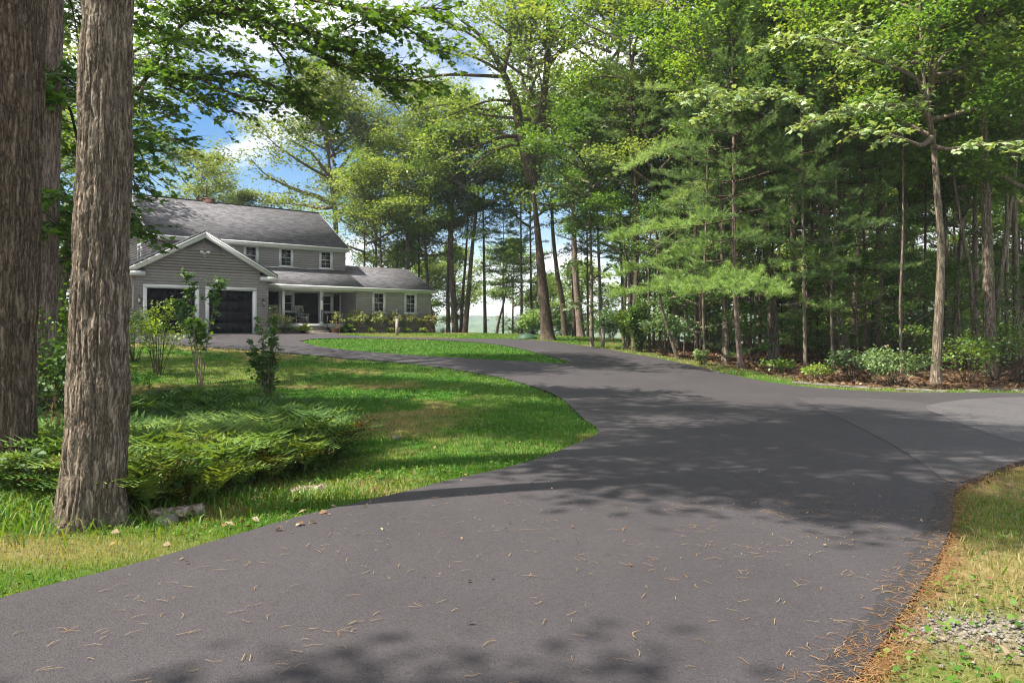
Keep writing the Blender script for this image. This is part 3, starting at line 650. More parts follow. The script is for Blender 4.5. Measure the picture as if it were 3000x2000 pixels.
for s in (-1, 1):                                          # rake boards, a wide one with a narrower cap
    for (t0, t1, y0, y1, nm) in ((.10, .40, -.31, -.27, 'rake_board'), (.09, .20, -.35, -.31, 'rake_board')):
        mb = MB(); mb.prism([(Gc, 7.13-t0), (Gc+s*3.93, gz0-t0), (Gc+s*(3.93-.0), gz0-t1), (Gc, 7.13-t1)], lambda p, y: (p[0], y, p[1]), y0, y1); mb.build(nm, M['white'], house)
    mb = MB(); mb.prism([(Gc, 6.98), (Gc+s*3.86, gz0-.15), (Gc+s*3.86, gz0-.2), (Gc, 6.93)], lambda p, y: (p[0], y, p[1]), -.27, .0); mb.build('soffit', M['siding_trim'], house)
    x0, x1 = sorted((Gc+s*2.95, Gc+s*3.93))
    mb = MB(); mb.box(x0, x1, -.34, .0, gz0-.36, gz0-.13); mb.box(min(GA0-.45, GA0) if s < 0 else GA1, GA0 if s < 0 else GA1+.45, 0., 8 if s < 0 else 1.1, gz0-.36, gz0-.13)
    mb.build('cornice_return', M['white'], house)
    xe, xi = Gc+s*3.93, Gc+s*2.9
    mb = MB(); mb.add([(xe, -.36, gz0-.12), (xi, -.36, gz0-.12), (xi+s*.12, 0., gz0+.12), (xe, 0, gz0+.12), (xe, -.36, gz0-.13), (xi, -.36, gz0-.13)], [(0, 1, 2, 3), (4, 5, 1, 0)]); mb.build('return_cap', M['black'], house)
def framed_door(a0, a1, z0, z1):
    d = MB()
    for i in range(4):
        h = (z1-z0)/4; zz = z0+i*h
        d.box(a0, a1, .20, .24, zz+.006, zz+h-.006)
        for k in range(4):
            w = (a1-a0)/4; d.box(a0+k*w+.07, a0+(k+1)*w-.07, .185, .2, zz+.09, zz+h-.09)
    o = d.build('garage_door', M['door_black'], house)
    h_ = MB(); h_.box((a0+a1)/2-.09, (a0+a1)/2+.09, .15, .184, z0+.5, z0+.53); h_.build('handle', M['black'], o)
    t = MB(); t.box(a0-.19, a0, -.05, .20, 1.5, z1); t.box(a1, a1+.19, -.05, .20, 1.5, z1); t.box(a0-.19, a1+.19, -.052, .20, z1, z1+.19); t.build('door_frame', M['white'], o)
for (a0, a1, z0, z1) in doors: framed_door(a0, a1, 1.60, z1)
mb = MB(); mb.box(-5.7, .3, -.9, .26, 1.3, 1.605); mb.build('apron', M['concrete'], house)
def wall_lamp(a, b, z):
    m_ = MB(); m_.box(a-.05, a+.05, b-.03, b-.0, z-.02, z+.22); m_.tube([(a, b-.03, z+.2), (a, b-.12, z+.27), (a, b-.16, z+.2)], .012)
    m_.lathe([(.01, .2), (.085, .12), (.09, .09), (.075, .09)], 8, (a, b-.16, z)); m_.lathe([(.055, -.16), (.06, -.13), (.045, -.16), (.01, -.2)], 8, (a, b-.16, z))
    for k in range(6):
        c, s = math.cos(k*math.pi/3), math.sin(k*math.pi/3); m_.bar((a+.083*c, b-.16+.083*s, z+.1), (a+.055*c, b-.16+.055*s, z-.15), .008, .008)
    o = m_.build('wall_lamp', M['black'], house); m2 = MB(); m2.lathe([(.01, -.14), (.048, -.14), (.075, .09), (.01, .09)], 8, (a, b-.16, z)); m2.build('lamp_glass', M['glass_frost'], o)
wall_lamp(hpix(407, 0), 0, 3.3); wall_lamp(hpix(770, 0), 0, 3.32)
fl_ = MB(); fl_.box(Gc-.1, Gc+.1, -.06, -.03, 5.85, 5.97); fl_.lathe([(.0, .02), (.04, .02), (.05, .0)], 10, (Gc, -.12, 5.72))
for s in (-1, 1): fl_.tube([(Gc+s*.03, -.05, 5.93), (Gc+s*.1, -.14, 5.98), (Gc+s*.22, -.26, 5.95)], [.02, .05, .085], 10)
fl_.build('floodlight', M['white'], house)

def window(a0, a1, z0, z1, bb, f=None, parent=house, cols=2, trim=.13):
    """outer trim rectangle in the plane b=bb; double hung with two rows and columns of panes in each sash"""
    f = f or (lambda a, o, z: (a, bb-o, z))
    def bx(m_, p0, p1, o0, o1, c, d):
        V = [f(p, o, z) for z in (c, d) for (p, o) in ((p0, o0), (p1, o0), (p1, o1), (p0, o1))]
        m_.add(V, [(0, 3, 2, 1), (4, 5, 6, 7), (0, 1, 5, 4), (1, 2, 6, 5), (2, 3, 7, 6), (3, 0, 4, 7)])
    m_ = MB(); bx(m_, a0, a0+trim, -.04, .045, z0+.1, z1-trim); bx(m_, a1-trim, a1, -.04, .045, z0+.1, z1-trim); bx(m_, a0-.015, a1+.015, -.04, .052, z1-trim, z1); bx(m_, a0-.03, a1+.03, -.04, .075, z0, z0+.1)
    o = m_.build('window', M['white'], parent)
    i0, i1, j0, j1 = a0+trim, a1-trim, z0+.1, z1-trim; mid = (j0+j1)/2
    s = MB()
    for (c, d, oo) in ((j0, mid+.018, -.004), (mid-.018, j1, .012)):
        bx(s, i0, i0+.035, oo-.03, oo+.01, c+.036, d-.036); bx(s, i1-.035, i1, oo-.03, oo+.01, c+.036, d-.036); bx(s, i0, i1, oo-.03, oo+.01, c, c+.036); bx(s, i0, i1, oo-.03, oo+.01, d-.036, d)
        if cols:
            bx(s, (i0+i1)/2-.006, (i0+i1)/2+.006, oo-.02, oo-.008, c+.037, d-.037); bx(s, i0+.036, (i0+i1)/2-.01, oo-.02, oo-.008, (c+d)/2-.006, (c+d)/2+.006); bx(s, (i0+i1)/2+.01, i1-.036, oo-.02, oo-.008, (c+d)/2-.006, (c+d)/2+.006)
    s.build('sash', M['white'], o)
    p = MB(); bx(p, i0, i1, -.034, -.031, j0, j1); p.build('pane', M['glass'], o)
    return o

# main block
MA0, MA1, MB0, MB1 = -4.41, 7.38, 4.0, 13.2
RZ0, RZ1, RB0, RBm = 7.23, 10.17, 3.65, 8.6
ups = [(.76, 1.66, 5.76, 7.05), (2.94, 3.86, 5.76, 7.05), (5.58, 6.50, 5.76, 7.05)]
mb = MB(); siding(mb, 5.2, 7.0, lambda z: (MA0, MA1), front(MB0), ups)
slp = (RZ1-RZ0)/(RBm-RB0)
gm = lambda z: (max(MB0, RB0+(z+.22-RZ0)/slp), min(MB1, 2*RBm-RB0-(z+.22-RZ0)/slp)) if z > 6.9 else (MB0, MB1)
siding(mb, 1.8, 9.9, gm, sidel(MA0)); siding(mb, 4.5, 9.9, gm, sider(MA1)); siding(mb, 1.8, 7.0, lambda z: (MA0, MA1), back(MB1))
mb.build('main_wall', M['siding'], house)
mb = MB(); mb.prism([(MB0+.004, 1.2), (MB1-.004, 1.2), (MB1-.004, 6.9), (RBm, 9.85), (MB0+.004, 6.9)], lambda p, x: (x, p[0], p[1]), MA0+.004, MA0+.12)
mb.prism([(MB0+.004, 1.2), (MB1-.004, 1.2), (MB1-.004, 6.9), (RBm, 9.85), (MB0+.004, 6.9)], lambda p, x: (x, p[0], p[1]), MA1-.12, MA1-.004)
for (s, e) in cut(MA0+.13, MA1-.13, [(u[0]+.05, u[1]-.05, 0, 9) for u in ups], 6, 7): mb.box(s, e, MB0+.005, MB0+.12, 4.3, 7.0)
for u in ups: mb.box(u[0]+.05, u[1]-.05, MB0+.005, MB0+.12, 4.3, u[2]+.05); mb.box(u[0]+.05, u[1]-.05, MB0+.5, MB0+.52, 5.7, 7.0)
mb.box(MA0+.13, MA1-.13, MB1-.12, MB1-.005, 1.2, 7.0); mb.build('wall_core', M['siding_trim'], house)
for u in ups: window(*u, MB0)
for a in (MA0-.02, MA1-.09): 
    mb = MB(); mb.box(a, a+.11, MB0-.035, MB0+.006, 5.2, 6.98); mb.build('corner_board', M['siding_trim'], house)
mb = MB(); mb.box(MA0-.036, MA0, MB0+.007, MB0+.11, 5.2, 6.98); mb.build('corner_board', M['siding_trim'], house)
slab('main_roof', (-4.6, RB0, RZ0), (7.5, RB0, RZ0), (7.5, RBm, RZ1), (-4.6, RBm, RZ1))
slab('main_roof', (7.5, 2*RBm-RB0, RZ0), (-4.6, 2*RBm-RB0, RZ0), (-4.6, RBm, RZ1), (7.5, RBm, RZ1))
mb = MB(); mb.box(-4.6, 7.5, RBm-.09, RBm+.09, RZ1-.01, RZ1+.03); mb.build('ridge_cap', M['shingle'], house); add_uv(bpy.context.scene.objects[house.children[-1].name], (0, 0, 0), (1, 0, 0), (0, 1, 0))
mb = MB(); mb.box(-4.58, 7.48, RB0+.02, RB0+.06, RZ0-.27, RZ0-.09); mb.box(-4.6, 7.5, RB0-.05, RB0+.02, RZ0-.14, RZ0-.03); mb.build('fascia', M['white'], house)
mb = MB(); mb.box(-4.57, 7.47, RB0+.06, MB0+.0, RZ0-.29, RZ0-.25); mb.build('soffit', M['white'], house)
for a in (-4.64, 7.5):
    for s in (0, 1):
        b0, b1 = (RB0, RBm) if s == 0 else (2*RBm-RB0, RBm)
        mb = MB(); mb.prism([(b0, RZ0-.02), (b1, RZ1-.02), (b1, RZ1-.26), (b0, RZ0-.26)], lambda p, x: (x, p[0], p[1]), a, a+.04); mb.build('rake_board', M['white'], house)
# gable end window, side roof and rear porch seen past the garage
window(hpix(396, 9)*0+6.4, 7.4, 5.6, 6.95, 0, f=lambda p, o, z: (MA0-o, p, z))
slab('side_roof', (-10.4, 5.2, 4.9), (MA0-.45, 5.2, 4.9), (MA0-.45, 8.0, 6.45), (-10.4, 8.0, 6.45))
# white band under upper wall, brick chimney
mb = MB(); mb.box(MA0+2, MA1, MB0-.05, MB0-.027, 5.70, 5.765); mb.build('flashing_board', M['white'], house)
cb = 8.75; ca0, ca1 = hpix(592, cb), hpix(624, cb)
mb = MB(); mb.box(ca0, ca1, cb-.3, cb+.4, 9.6, 10.30); ch = mb.build('chimney', M['brick_red'], house); add_uv(ch, (0, 0, 0), (.8, .6, 0), (0, 0, 1))
mb = MB(); mb.box(ca0-.04, ca1+.04, cb-.34, cb+.44, 10.301, 10.36); cc = mb.build('chimney_cap', M['brick_red'], ch); add_uv(cc, (0, 0, 0), (.8, .6, 0), (0, 0, 1))
mb = MB(); mb.box(ca0+.1, ca1-.1, cb-.2, cb+.25, 10.361, 10.40); mb.build('flue', M['concrete'], ch)

# wing and porch
WA0, WA1, WB0, WB1 = 6.97, 12.44, 1.5, 8.6
wins = [(8.09, 9.03, 2.90, 4.35), (10.41, 11.35, 2.90, 4.33)]
mb = MB(); siding(mb, 2.0, 4.38, lambda z: (WA0, WA1), front(WB0), wins)
siding(mb, 2.2, 4.4, lambda z: (WB0, 3.72), sidel(WA0)); wg = lambda z: (max(WB0, 1.15+(z+.2-4.56)/.427), min(WB1, 8.93-(z+.2-4.56)/.427)) if z > 4.3 else (WB0, WB1)
siding(mb, 2.0, 6.0, wg, sider(WA1)); siding(mb, 2.0, 4.38, lambda z: (MA1, WA1), back(WB1)); mb.build('wing_wall', M['siding'], house)
mb = MB()
for (s, e) in cut(WA0+.13, WA1-.004, [(u[0]+.05, u[1]-.05, 0, 9) for u in wins], 3, 4): mb.box(s, e, WB0+.005, WB0+.1, 1.3, 4.4)
for u in wins: mb.box(u[0]+.05, u[1]-.05, WB0+.005, WB0+.1, 1.3, u[2]+.05); mb.box(u[0]+.05, u[1]-.05, WB0+.5, WB0+.52, 2.7, 4.4)
mb.box(WA0+.004, WA0+.12, WB0+.005, 3.8, 1.3, 4.4)
mb.prism([(WB0+.11, 1.3), (WB1-.004, 1.3), (WB1-.004, 4.4), (5.04, 5.98), (WB0+.11, 4.5)], lambda p, x: (x, p[0], p[1]), WA1-.1, WA1-.004)
mb.box(MA1, WA1-.11, WB1-.1, WB1-.005, 1.3, 4.4); mb.build('wall_core', M['siding_trim'], house)
mb = MB(); mb.box(WA0-.01, WA1+.012, WB0-.03, WB0+.003, 1.2, 2.0); mb.box(WA1, WA1+.012, WB0+.004, WB1, 1.2, 2.); mb.build('wing_foundation', M['foundation'], house)
for u in wins: window(*u, WB0)
for a in (WA0-.02, WA1-.09):
    mb = MB(); mb.box(a, a+.11, WB0-.035, WB0+.006, 2.0, 4.36); mb.build('corner_board', M['siding_trim'], house)
slab('porch_roof', (GA1+.02, 1.15, 4.56), (MA1+.0, 1.15, 4.56), (MA1+.0, MB0+.003, 4.56+.427*2.853), (GA1+.02, MB0+.003, 4.56+.427*2.853))
slab('wing_roof', (MA1+.002, 1.15, 4.56), (12.62, 1.15, 4.56), (12.62, 5.04, 6.22), (MA1+.002, 5.04, 6.22))
slab('wing_roof', (12.62, 8.93, 4.56), (MA1+.002, 8.93, 4.56), (MA1+.002, 5.04, 6.22), (12.62, 5.04, 6.22))
mb = MB(); mb.box(GA1+.03, 12.6, 1.17, 1.21, 4.29, 4.47); mb.box(GA1+.03, 12.64, 1.10, 1.17, 4.40, 4.52); mb.build('fascia', M['white'], house)
mb = MB(); mb.box(GA1+.03, 12.6, 1.211, WB0, 4.30, 4.34); mb.build('soffit', M['white'], house)
for s in (0, 1):
    b0 = 1.15 if s == 0 else 8.93
    mb = MB(); mb.prism([(b0, 4.54), (5.04, 6.20), (5.04, 6.0), (b0, 4.32)], lambda p, x: (x, p[0], p[1]), 12.62, 12.66); mb.build('rake_board', M['white'], house)
mb = MB(); mb.box(GA1+.03, WA0-.02, WB0+.05, WB0+.24, 4.20, 4.37); mb.build('porch_beam', M['white'], house)
mb = MB(); mb.box(GA1+.0, WA0-.03, WB0+.24, 3.70, 4.38, 4.41); mb.build('porch_ceiling', M['white'], house)
mb = MB(); mb.box(GA1+.01, WA0-.03, WB0+.0, 3.72, 2.19, 2.23); mb.box(GA1+.01, WA0-.03, WB0+.03, WB0+.07, 2.0, 2.19); mb.build('porch_deck', M['white'], house)
mb = MB(); mb.box(GA1+.01, WA0-.03, WB0+.3, WB0+.32, 1.2, 2.0); mb.build('under_deck_shade', M['black'], house)  # black sheet standing in for the shade under the deck
for (a, n) in ((2.33, 0), (4.73, 1)):
    mb = MB(); mb.box(a-.085, a+.085, WB0+.06, WB0+.23, 2.231, 4.199); mb.box(a-.11, a+.11, WB0+.035, WB0+.255, 2.232, 2.34); mb.box(a-.11, a+.11, WB0+.035, WB0+.255, 4.08, 4.198)
    ps = mb.build('porch_post', M['white'], house)
    if n:
        def dig(pts, zz):
            m_ = MB()
            for ring in pts: m_.tube([(a-.0+x*.5, WB0+.052, zz+z*.5) for x, z in ring], .0125, 6)
            m_.build('house_number', M['black'], ps)
        arc = lambda cx, cz, r, t0, t1, n_=12: [(cx+r*math.cos(math.radians(t0+(t1-t0)*k/n_)), cz+r*math.sin(math.radians(t0+(t1-t0)*k/n_))) for k in range(n_+1)]
        dig([arc(0, .07, .07, 140, -90), arc(0, -.07, .07, 90, -140)], 3.90)
        dig([arc(0, .065, .062, 0, 360), arc(0, -.068, .068, 0, 360)], 3.74)
mb = MB(); mb.box(GA1, WA0+.0, 3.722, 3.78, 2.0, 4.40); bw = mb.build('brick_wall', M['brick_dark'], house); add_uv(bw, (0, 0, 0), (1, 0, 0), (0, 0, 1))
mb = MB()
for (a0, a1) in ((2.80, 2.96), (5.40, 5.50), (6.85, 6.955)): mb.box(a0, a1, 3.66, 3.721, 2.232, 4.2)
mb.box(GA1+.01, WA0-.03, 3.655, 3.721, 4.2, 4.37); mb.build('porch_trim', M['white'], house)
window(2.96, 3.81, 2.93, 4.199, 3.70, cols=0, trim=.15); window(5.50, 6.42, 2.93, 4.199, 3.70, cols=0, trim=.15)
for k, (z1, b0) in enumerate(((2.09, 1.2), (1.95, .88), (1.81, .56))):
    mb = MB(); mb.box(3.30, 4.78, b0, b0+.345, z1-.045, z1); mb.box(3.33, 4.75, b0+.03, b0+.07, z1-.18, z1-.046); mb.build('step', M['wood_grey'] if k == 2 else M['concrete'], house)
for a in (3.36, 4.70):
    mb = MB(); mb.bar((a, 1.56, 3.08), (a, .62, 2.66), .035, .03); mb.bar((a, 1.56, 2.40), (a, .62, 1.98), .02, .02)
    for k in range(9):
        t = k/8; w = .03 if k in (0, 8) else .014
        mb.bar((a, 1.56-.94*t, 3.07-.42*t), (a, 1.56-.94*t, (2.40-.42*t) if k not in (0, 8) else 2.2-.42*t), w, w)
    mb.build('railing', M['black'], house)
# rear screened porch far to the left
pa = hpix(205, 11)
mb = MB(); siding(mb, 4.3, 5.0, lambda z: (pa-2.5, pa+3), front(11.)); mb.build('rear_porch_wall', M['siding'], house)
slab('rear_porch_roof', (pa-3, 10.6, 5.0), (pa+3.2, 10.6, 5.0), (pa+3.2, 13, 6.0), (pa-3, 13, 6.0))
mb = MB(); mb.box(pa-3, pa+3.2, 10.58, 10.62, 4.72, 4.93); mb.box(pa-2.6, pa+3, 11.0-.05, 11.1, 4.15, 4.29)
for q in (-2.5, -.35, 1.8): mb.box(pa+q, pa+q+.16, 10.95, 11.1, 1.5, 4.15)
mb.build('rear_porch_frame', M['white'], house)
for z in (2.45,): 
    mb = MB(); mb.box(pa-2.5, pa+3, 10.99, 11.06, z, z+.07); mb.box(pa-2.5, pa+3, 10.99, 11.06, 1.95, 2.0)
    for k in range(30): mb.box(pa-2.4+k*.18, pa-2.36+k*.18, 11.0, 11.04, 2.0, z)
    mb.build('rear_porch_railing', M['white'], house)

# ------------------------------------------------------------------ things on and by the porch
def hpt(a, b, z): x, y = hw(a, b); return (x, y, z)
HRZ = math.pi/2-TH
def rocking_chair(loc, rz, label):
    r = empty('rocking_chair', loc, rz, label, 'rocking chair', 'rocking chairs on the front porch')
    bm_ = MB()
    for s in (-1, 1):
        x = s*.26
        bm_ = MB(); bm_.tube([(x, -.42+.05*k, .02+.16*((k-8)/8)**2*.5) for k in range(18)], .018, 6); bm_.build('rocker', M['chair'], r)
        bm_ = MB(); bm_.bar((x, -.24, .05), (x, -.26, .60), .04, .04); bm_.build('leg', M['chair'], r)
        bm_ = MB(); bm_.bar((x, .22, .05), (x, .40, 1.14), .04, .04); bm_.build('leg', M['chair'], r)
        bm_ = MB(); bm_.box(x-.05, x+.05, -.34, .26, .60, .625); bm_.build('armrest', M['chair'], r)
    bm_ = MB()
    for k in range(7): bm_.box(-.27, .27, -.27+k*.075, -.21+k*.075, .40, .42)
    bm_.box(-.27, .27, -.275, -.25, .34, .4); bm_.box(-.25, .25, .24, .26, .2, .23); bm_.box(-.25, .25, -.25, -.23, .2, .23); bm_.build('seat', M['chair'], r)
    bm_ = MB(); bm_.bar((-.27, .395, 1.08), (.27, .395, 1.08), .025, .11); bm_.bar((-.27, .29, .50), (.27, .29, .5), .025, .05)
    for k in range(6): bm_.bar((-.2+k*.08, .29, .5), (-.2+k*.08, .39, 1.05), .035, .014)
    bm_.build('backrest', M['chair'], r)
    return r
c1 = (hpix(886, 2.75)-.02, 2.75); rocking_chair(hpt(c1[0], c1[1], 2.231), HRZ+.12, 'cream rocking chair with a blue cushion in the middle of the porch')
c2 = (hpix(806, 2.75), 2.75); rocking_chair(hpt(c2[0], c2[1], 2.231), HRZ-.05, 'cream rocking chair on the porch beside the garage wall, half behind bushes')
mb = MB(); n_ = 10
gu, gv_ = np.meshgrid(np.linspace(-1, 1, n_), np.linspace(-1, 1, n_)); th_ = .07*(1-np.abs(gu)**3)*(1-np.abs(gv_)**3)+.004
rnd = 1-.08*(1-np.abs(gu*gv_)); idx = lambda i, j: i*n_+j
Fq = [(idx(i, j), idx(i, j+1), idx(i+1, j+1), idx(i+1, j)) for i in range(n_-1) for j in range(n_-1)]
mb.add(np.stack([gu*.22*rnd, -th_, gv_*.17*rnd], -1).reshape(-1, 3), Fq); mb.add(np.stack([gu*.22*rnd, th_, gv_*.17*rnd], -1).reshape(-1, 3), [f[::-1] for f in Fq])
cu = mb.build('cushion', M['cushion'], None, True); cu.location = (Vector(hpt(c1[0], c1[1]+.17, 2.231+.60))); cu.rotation_euler = (math.radians(-12), 0, HRZ+.12)
tag(cu, 'blue grey cushion leaning on the back of the middle rocking chair', 'cushion')

# ------------------------------------------------------------------ lamp posts, septic lid, stones
def lamp_post(x, y, h, label, lean=0.):
    X, Y = ground_px(x, y); z = gz(X, Y)
    r = empty('lamp_post', (X, Y, z), .35, label, 'lamp post', 'lamp posts beside the drive'); r.rotation_euler = (0, lean, .35)
    m_ = MB(); m_.box(-.075, .075, -.075, .075, -.2, h); m_.build('post', M['wood_grey'], r)
    m_ = MB(); m_.box(-.11, .11, -.11, .11, h+.001, h+.045); m_.build('post_cap', M['wood_grey'], r)
    m_ = MB(); m_.lathe([(.001, h+.046), (.06, h+.047), (.045, h+.09), (.03, h+.12), (.07, h+.15), (.055, h+.16), (.001, h+.16)], 8)
    for k in range(6):
        c, s = math.cos(k*math.pi/3), math.sin(k*math.pi/3); m_.bar((.055*c, .055*s, h+.15), (.10*c, .10*s, h+.36), .012, .012)
    m_.lathe([(.001, h+.36), (.12, h+.355), (.13, h+.37), (.06, h+.43), (.035, h+.44), (.02, h+.47), (.001, h+.50)], 12)
    lh = m_.build('lantern', M['black'], r); m_ = MB(); m_.lathe([(.001, h+.165), (.046, h+.166), (.088, h+.35), (.001, h+.352)], 6); m_.build('lamp_glass', M['glass_frost'], lh)
    m_ = MB(); m_.box(-.079, -.0755, -.03, .03, h-.28, h-.2); m_.build('plate', M['black'], r)
    return r
lamp_post(1766, 1016.5, 1.0, 'weathered wooden lamp post by the woods on the right side of the drive', .03)
lamp_post(1163, 983, 1.05, 'weathered wooden lamp post on the lawn in front of the house wing')
X, Y = ground_px(1543, 986); Y = min(Y, 44); X = (1543-1500)/FPX*Y
m_ = MB(); m_.lathe([(.001, .30), (.25, .29), (.42, .24), (.52, .14), (.55, .10), (.62, .09), (.62, .0)], 20)
o = m_.build('lid', M['green_lid'], None, True); o.name = 'well_cover'; o.location = (X, Y, gz(X, Y)); tag(o, 'low round dark green plastic well cover on the lawn', 'well cover')
m_ = MB(); m_.lathe([(.001, .365), (.09, .36), (.11, .33), (.11, .285)], 12); m_.build('knob', M['green_lid'], o)
def rock(rng, sx, sy, sz, n=10):
    t, p = np.meshgrid(np.linspace(0, np.pi, n), np.linspace(0, 2*np.pi, n+3)[:-1]); D = np.stack([np.sin(t)*np.cos(p), np.sin(t)*np.sin(p), np.cos(t)], -1)
    r = .72+.5*vnoise(D+rng.random(3)*30, 1.7); V = np.sign(D)*np.abs(D)**.75*r[..., None]*np.array([sx, sy, sz]); m_ = MB(); a, b = V.shape[:2]
    m_.add(V.reshape(-1, 3), [(i*b+j, i*b+j+1, ((i+1) % a)*b+j+1, ((i+1) % a)*b+j) for i in range(a) for j in range(b-1)]); return m_
rg = np.random.default_rng(3); stone_px = [(2352, 1124, .42), (2400, 1128, .3), (2437, 1130, .35), (2480, 1134, .28), (2520, 1137, .33), (2570, 1140, .2), (2660, 1144, .5), (2712, 1146, .35), (2760, 1147, .25), (2850, 1147, .3), (2925, 1143, .4), (2985, 1145, .3)]
for k, (x, y, s) in enumerate(stone_px):
    X, Y = ground_px(x, y); o = rock(rg, s*.7, s*.35, .05).build('edge_stone', M['stone'], None); o.location = (X, Y, gz(X, Y)+.01); o.rotation_euler = (0, .05, rg.uniform(-.4, .2))
    tag(o, 'flat grey edging stone half buried at the foot of the woods', 'stone', 'flat stones edging the woods')
for (x, y, s, lb) in [(490, 1535, .10, 'small grey stone on the verge right of the big foreground trunk'), (1160, 1288, .07, 'small pale stone lying alone on the left lawn')]:
    X, Y = ground_px(x, y); o = rock(rg, s, s*.7, s*.6).build('stone', M['stone'], None); o.location = (X, Y, gz(X, Y)+.02); tag(o, lb, 'stone')
# fallen bark slabs by the trunk
for (x, y, s, lb) in [(520, 1512, .2, 'curled slab of pale bark lying beside the big foreground trunk'), (905, 1445, .16, 'curled brown bark piece on the dry grass below the ferns')]:
    X, Y = ground_px(x, y); m_ = MB(); u, v = np.meshgrid(np.linspace(-1, 1, 14), np.linspace(-1, 1, 6)); r_ = 1+.25*vnoise(np.stack([u*3, v*3, u*0+s*9], -1), 1.5)
    m_.add(np.stack([u*s*r_, v*s*.4*r_, s*.35*(1-v*v)+.04*vnoise(np.stack([u*9, v*9, u*0], -1), 1)], -1).reshape(-1, 3), [(i*14+j, i*14+j+1, (i+1)*14+j+1, (i+1)*14+j) for i in range(5) for j in range(13)])
    o = m_.build('bark_slab', M['bark_pale'], None); o.location = (X, Y, gz(X, Y)); o.rotation_euler = (0, 0, .5); tag(o, lb, 'bark')
# ------------------------------------------------------------------ plants
def unit(v): return v/(np.linalg.norm(v, axis=-1, keepdims=True)+1e-9)
def kites(rng, C, s, tint, tilt=.45, ratio=.62, fold=.16, droop=0., azim=None):
    """folded leaf faces at C, most of them near level"""
    n = len(C); a = rng.random(n)*2*np.pi if azim is None else azim+rng.normal(0, .5, n)
    d = unit(np.stack([np.cos(a), np.sin(a), rng.normal(-droop, tilt, n)], -1)); r = np.cross(d, np.array([0, 0, 1.])); r = unit(r)
    roll = rng.normal(0, tilt, n)[:, None]; u = np.cross(r, d); r = unit(r*np.cos(roll)+u*np.sin(roll)); u = np.cross(r, d)
    s = np.broadcast_to(s, (n,))[:, None]
    V = np.stack([C, C+d*s*.45+r*s*ratio*.5+u*s*fold, C+d*s, C+d*s*.45-r*s*ratio*.5+u*s*fold], 1).reshape(-1, 3); k = np.arange(n)*4
    return V, np.stack([k, k+1, k+2, k+3], -1), np.repeat(tint, 4)
_ml = np.array([(0, 0), (.16, -.06), (.42, -.02), (.30, .18), (.52, .42), (.26, .46), (.20, .62), (0, 1), (-.20, .62), (-.26, .46), (-.52, .42), (-.30, .18), (-.42, -.02), (-.16, -.06)])
def maples(rng, C, s, tint, tilt=.4, droop=.2, azim=None):
    n = len(C); a = rng.random(n)*2*np.pi if azim is None else azim+rng.normal(0, .7, n)
    d = unit(np.stack([np.cos(a), np.sin(a), rng.normal(-droop, tilt, n)], -1)); r = unit(np.cross(d, np.array([0, 0, 1.])))
    roll = rng.normal(0, tilt, n)[:, None]; u = np.cross(r, d); r = unit(r*np.cos(roll)+u*np.sin(roll)); u = np.cross(r, d); s = np.broadcast_to(s, (n,))
    P = _ml[None]*s[:, None, None]; cup = (-.25*np.abs(_ml[:, 0])-.18*_ml[:, 1]**2)[None, :, None]*s[:, None, None]
    V = (C[:, None]+r[:, None]*P[..., 0:1]+d[:, None]*P[..., 1:2]+u[:, None]*cup).reshape(-1, 3); k = len(_ml)
    # two leaf halves so that each leaf creases along its midrib
    b = np.arange(n)[:, None]*k; R_ = [0, 1, 2, 3, 4, 5, 6, 7]; L_ = [0, 7, 8, 9, 10, 11, 12, 13]
    return V, np.concatenate([b+np.array(R_)[None], b+np.array(L_)[None]]), np.repeat(tint, k)
def gather(parts):
    V = []; F = {}; T = []; n = 0
    for (v, f, t) in parts:
        V.append(v); T.append(t); F.setdefault(f.shape[1], []).append(f+n); n += len(v)
    return np.concatenate(V), [np.concatenate(f) for f in F.values()], np.concatenate(T)
def leaf_mesh(name, parts):
    V, F, T = gather(parts); return mesh_np(name, V, F, False, {'tint': np.clip(T, 0, 1)})
def walk_line(rng, p, d, ln, n, wander, lift):
    P = [np.array(p, float)]; d = unit(np.array(d, float)); st = ln/n
    for _ in range(n):
        d = unit(d+rng.normal(0, wander, 3)+np.array([0, 0, lift])); P.append(P[-1]+d*st)
    return np.array(P)
def on_line(P, t):
    f = np.clip(t, 0, .9999)*(len(P)-1); i = int(f); return P[i]*(1-(f-i))+P[i+1]*(f-i), unit(P[i+1]-P[i])

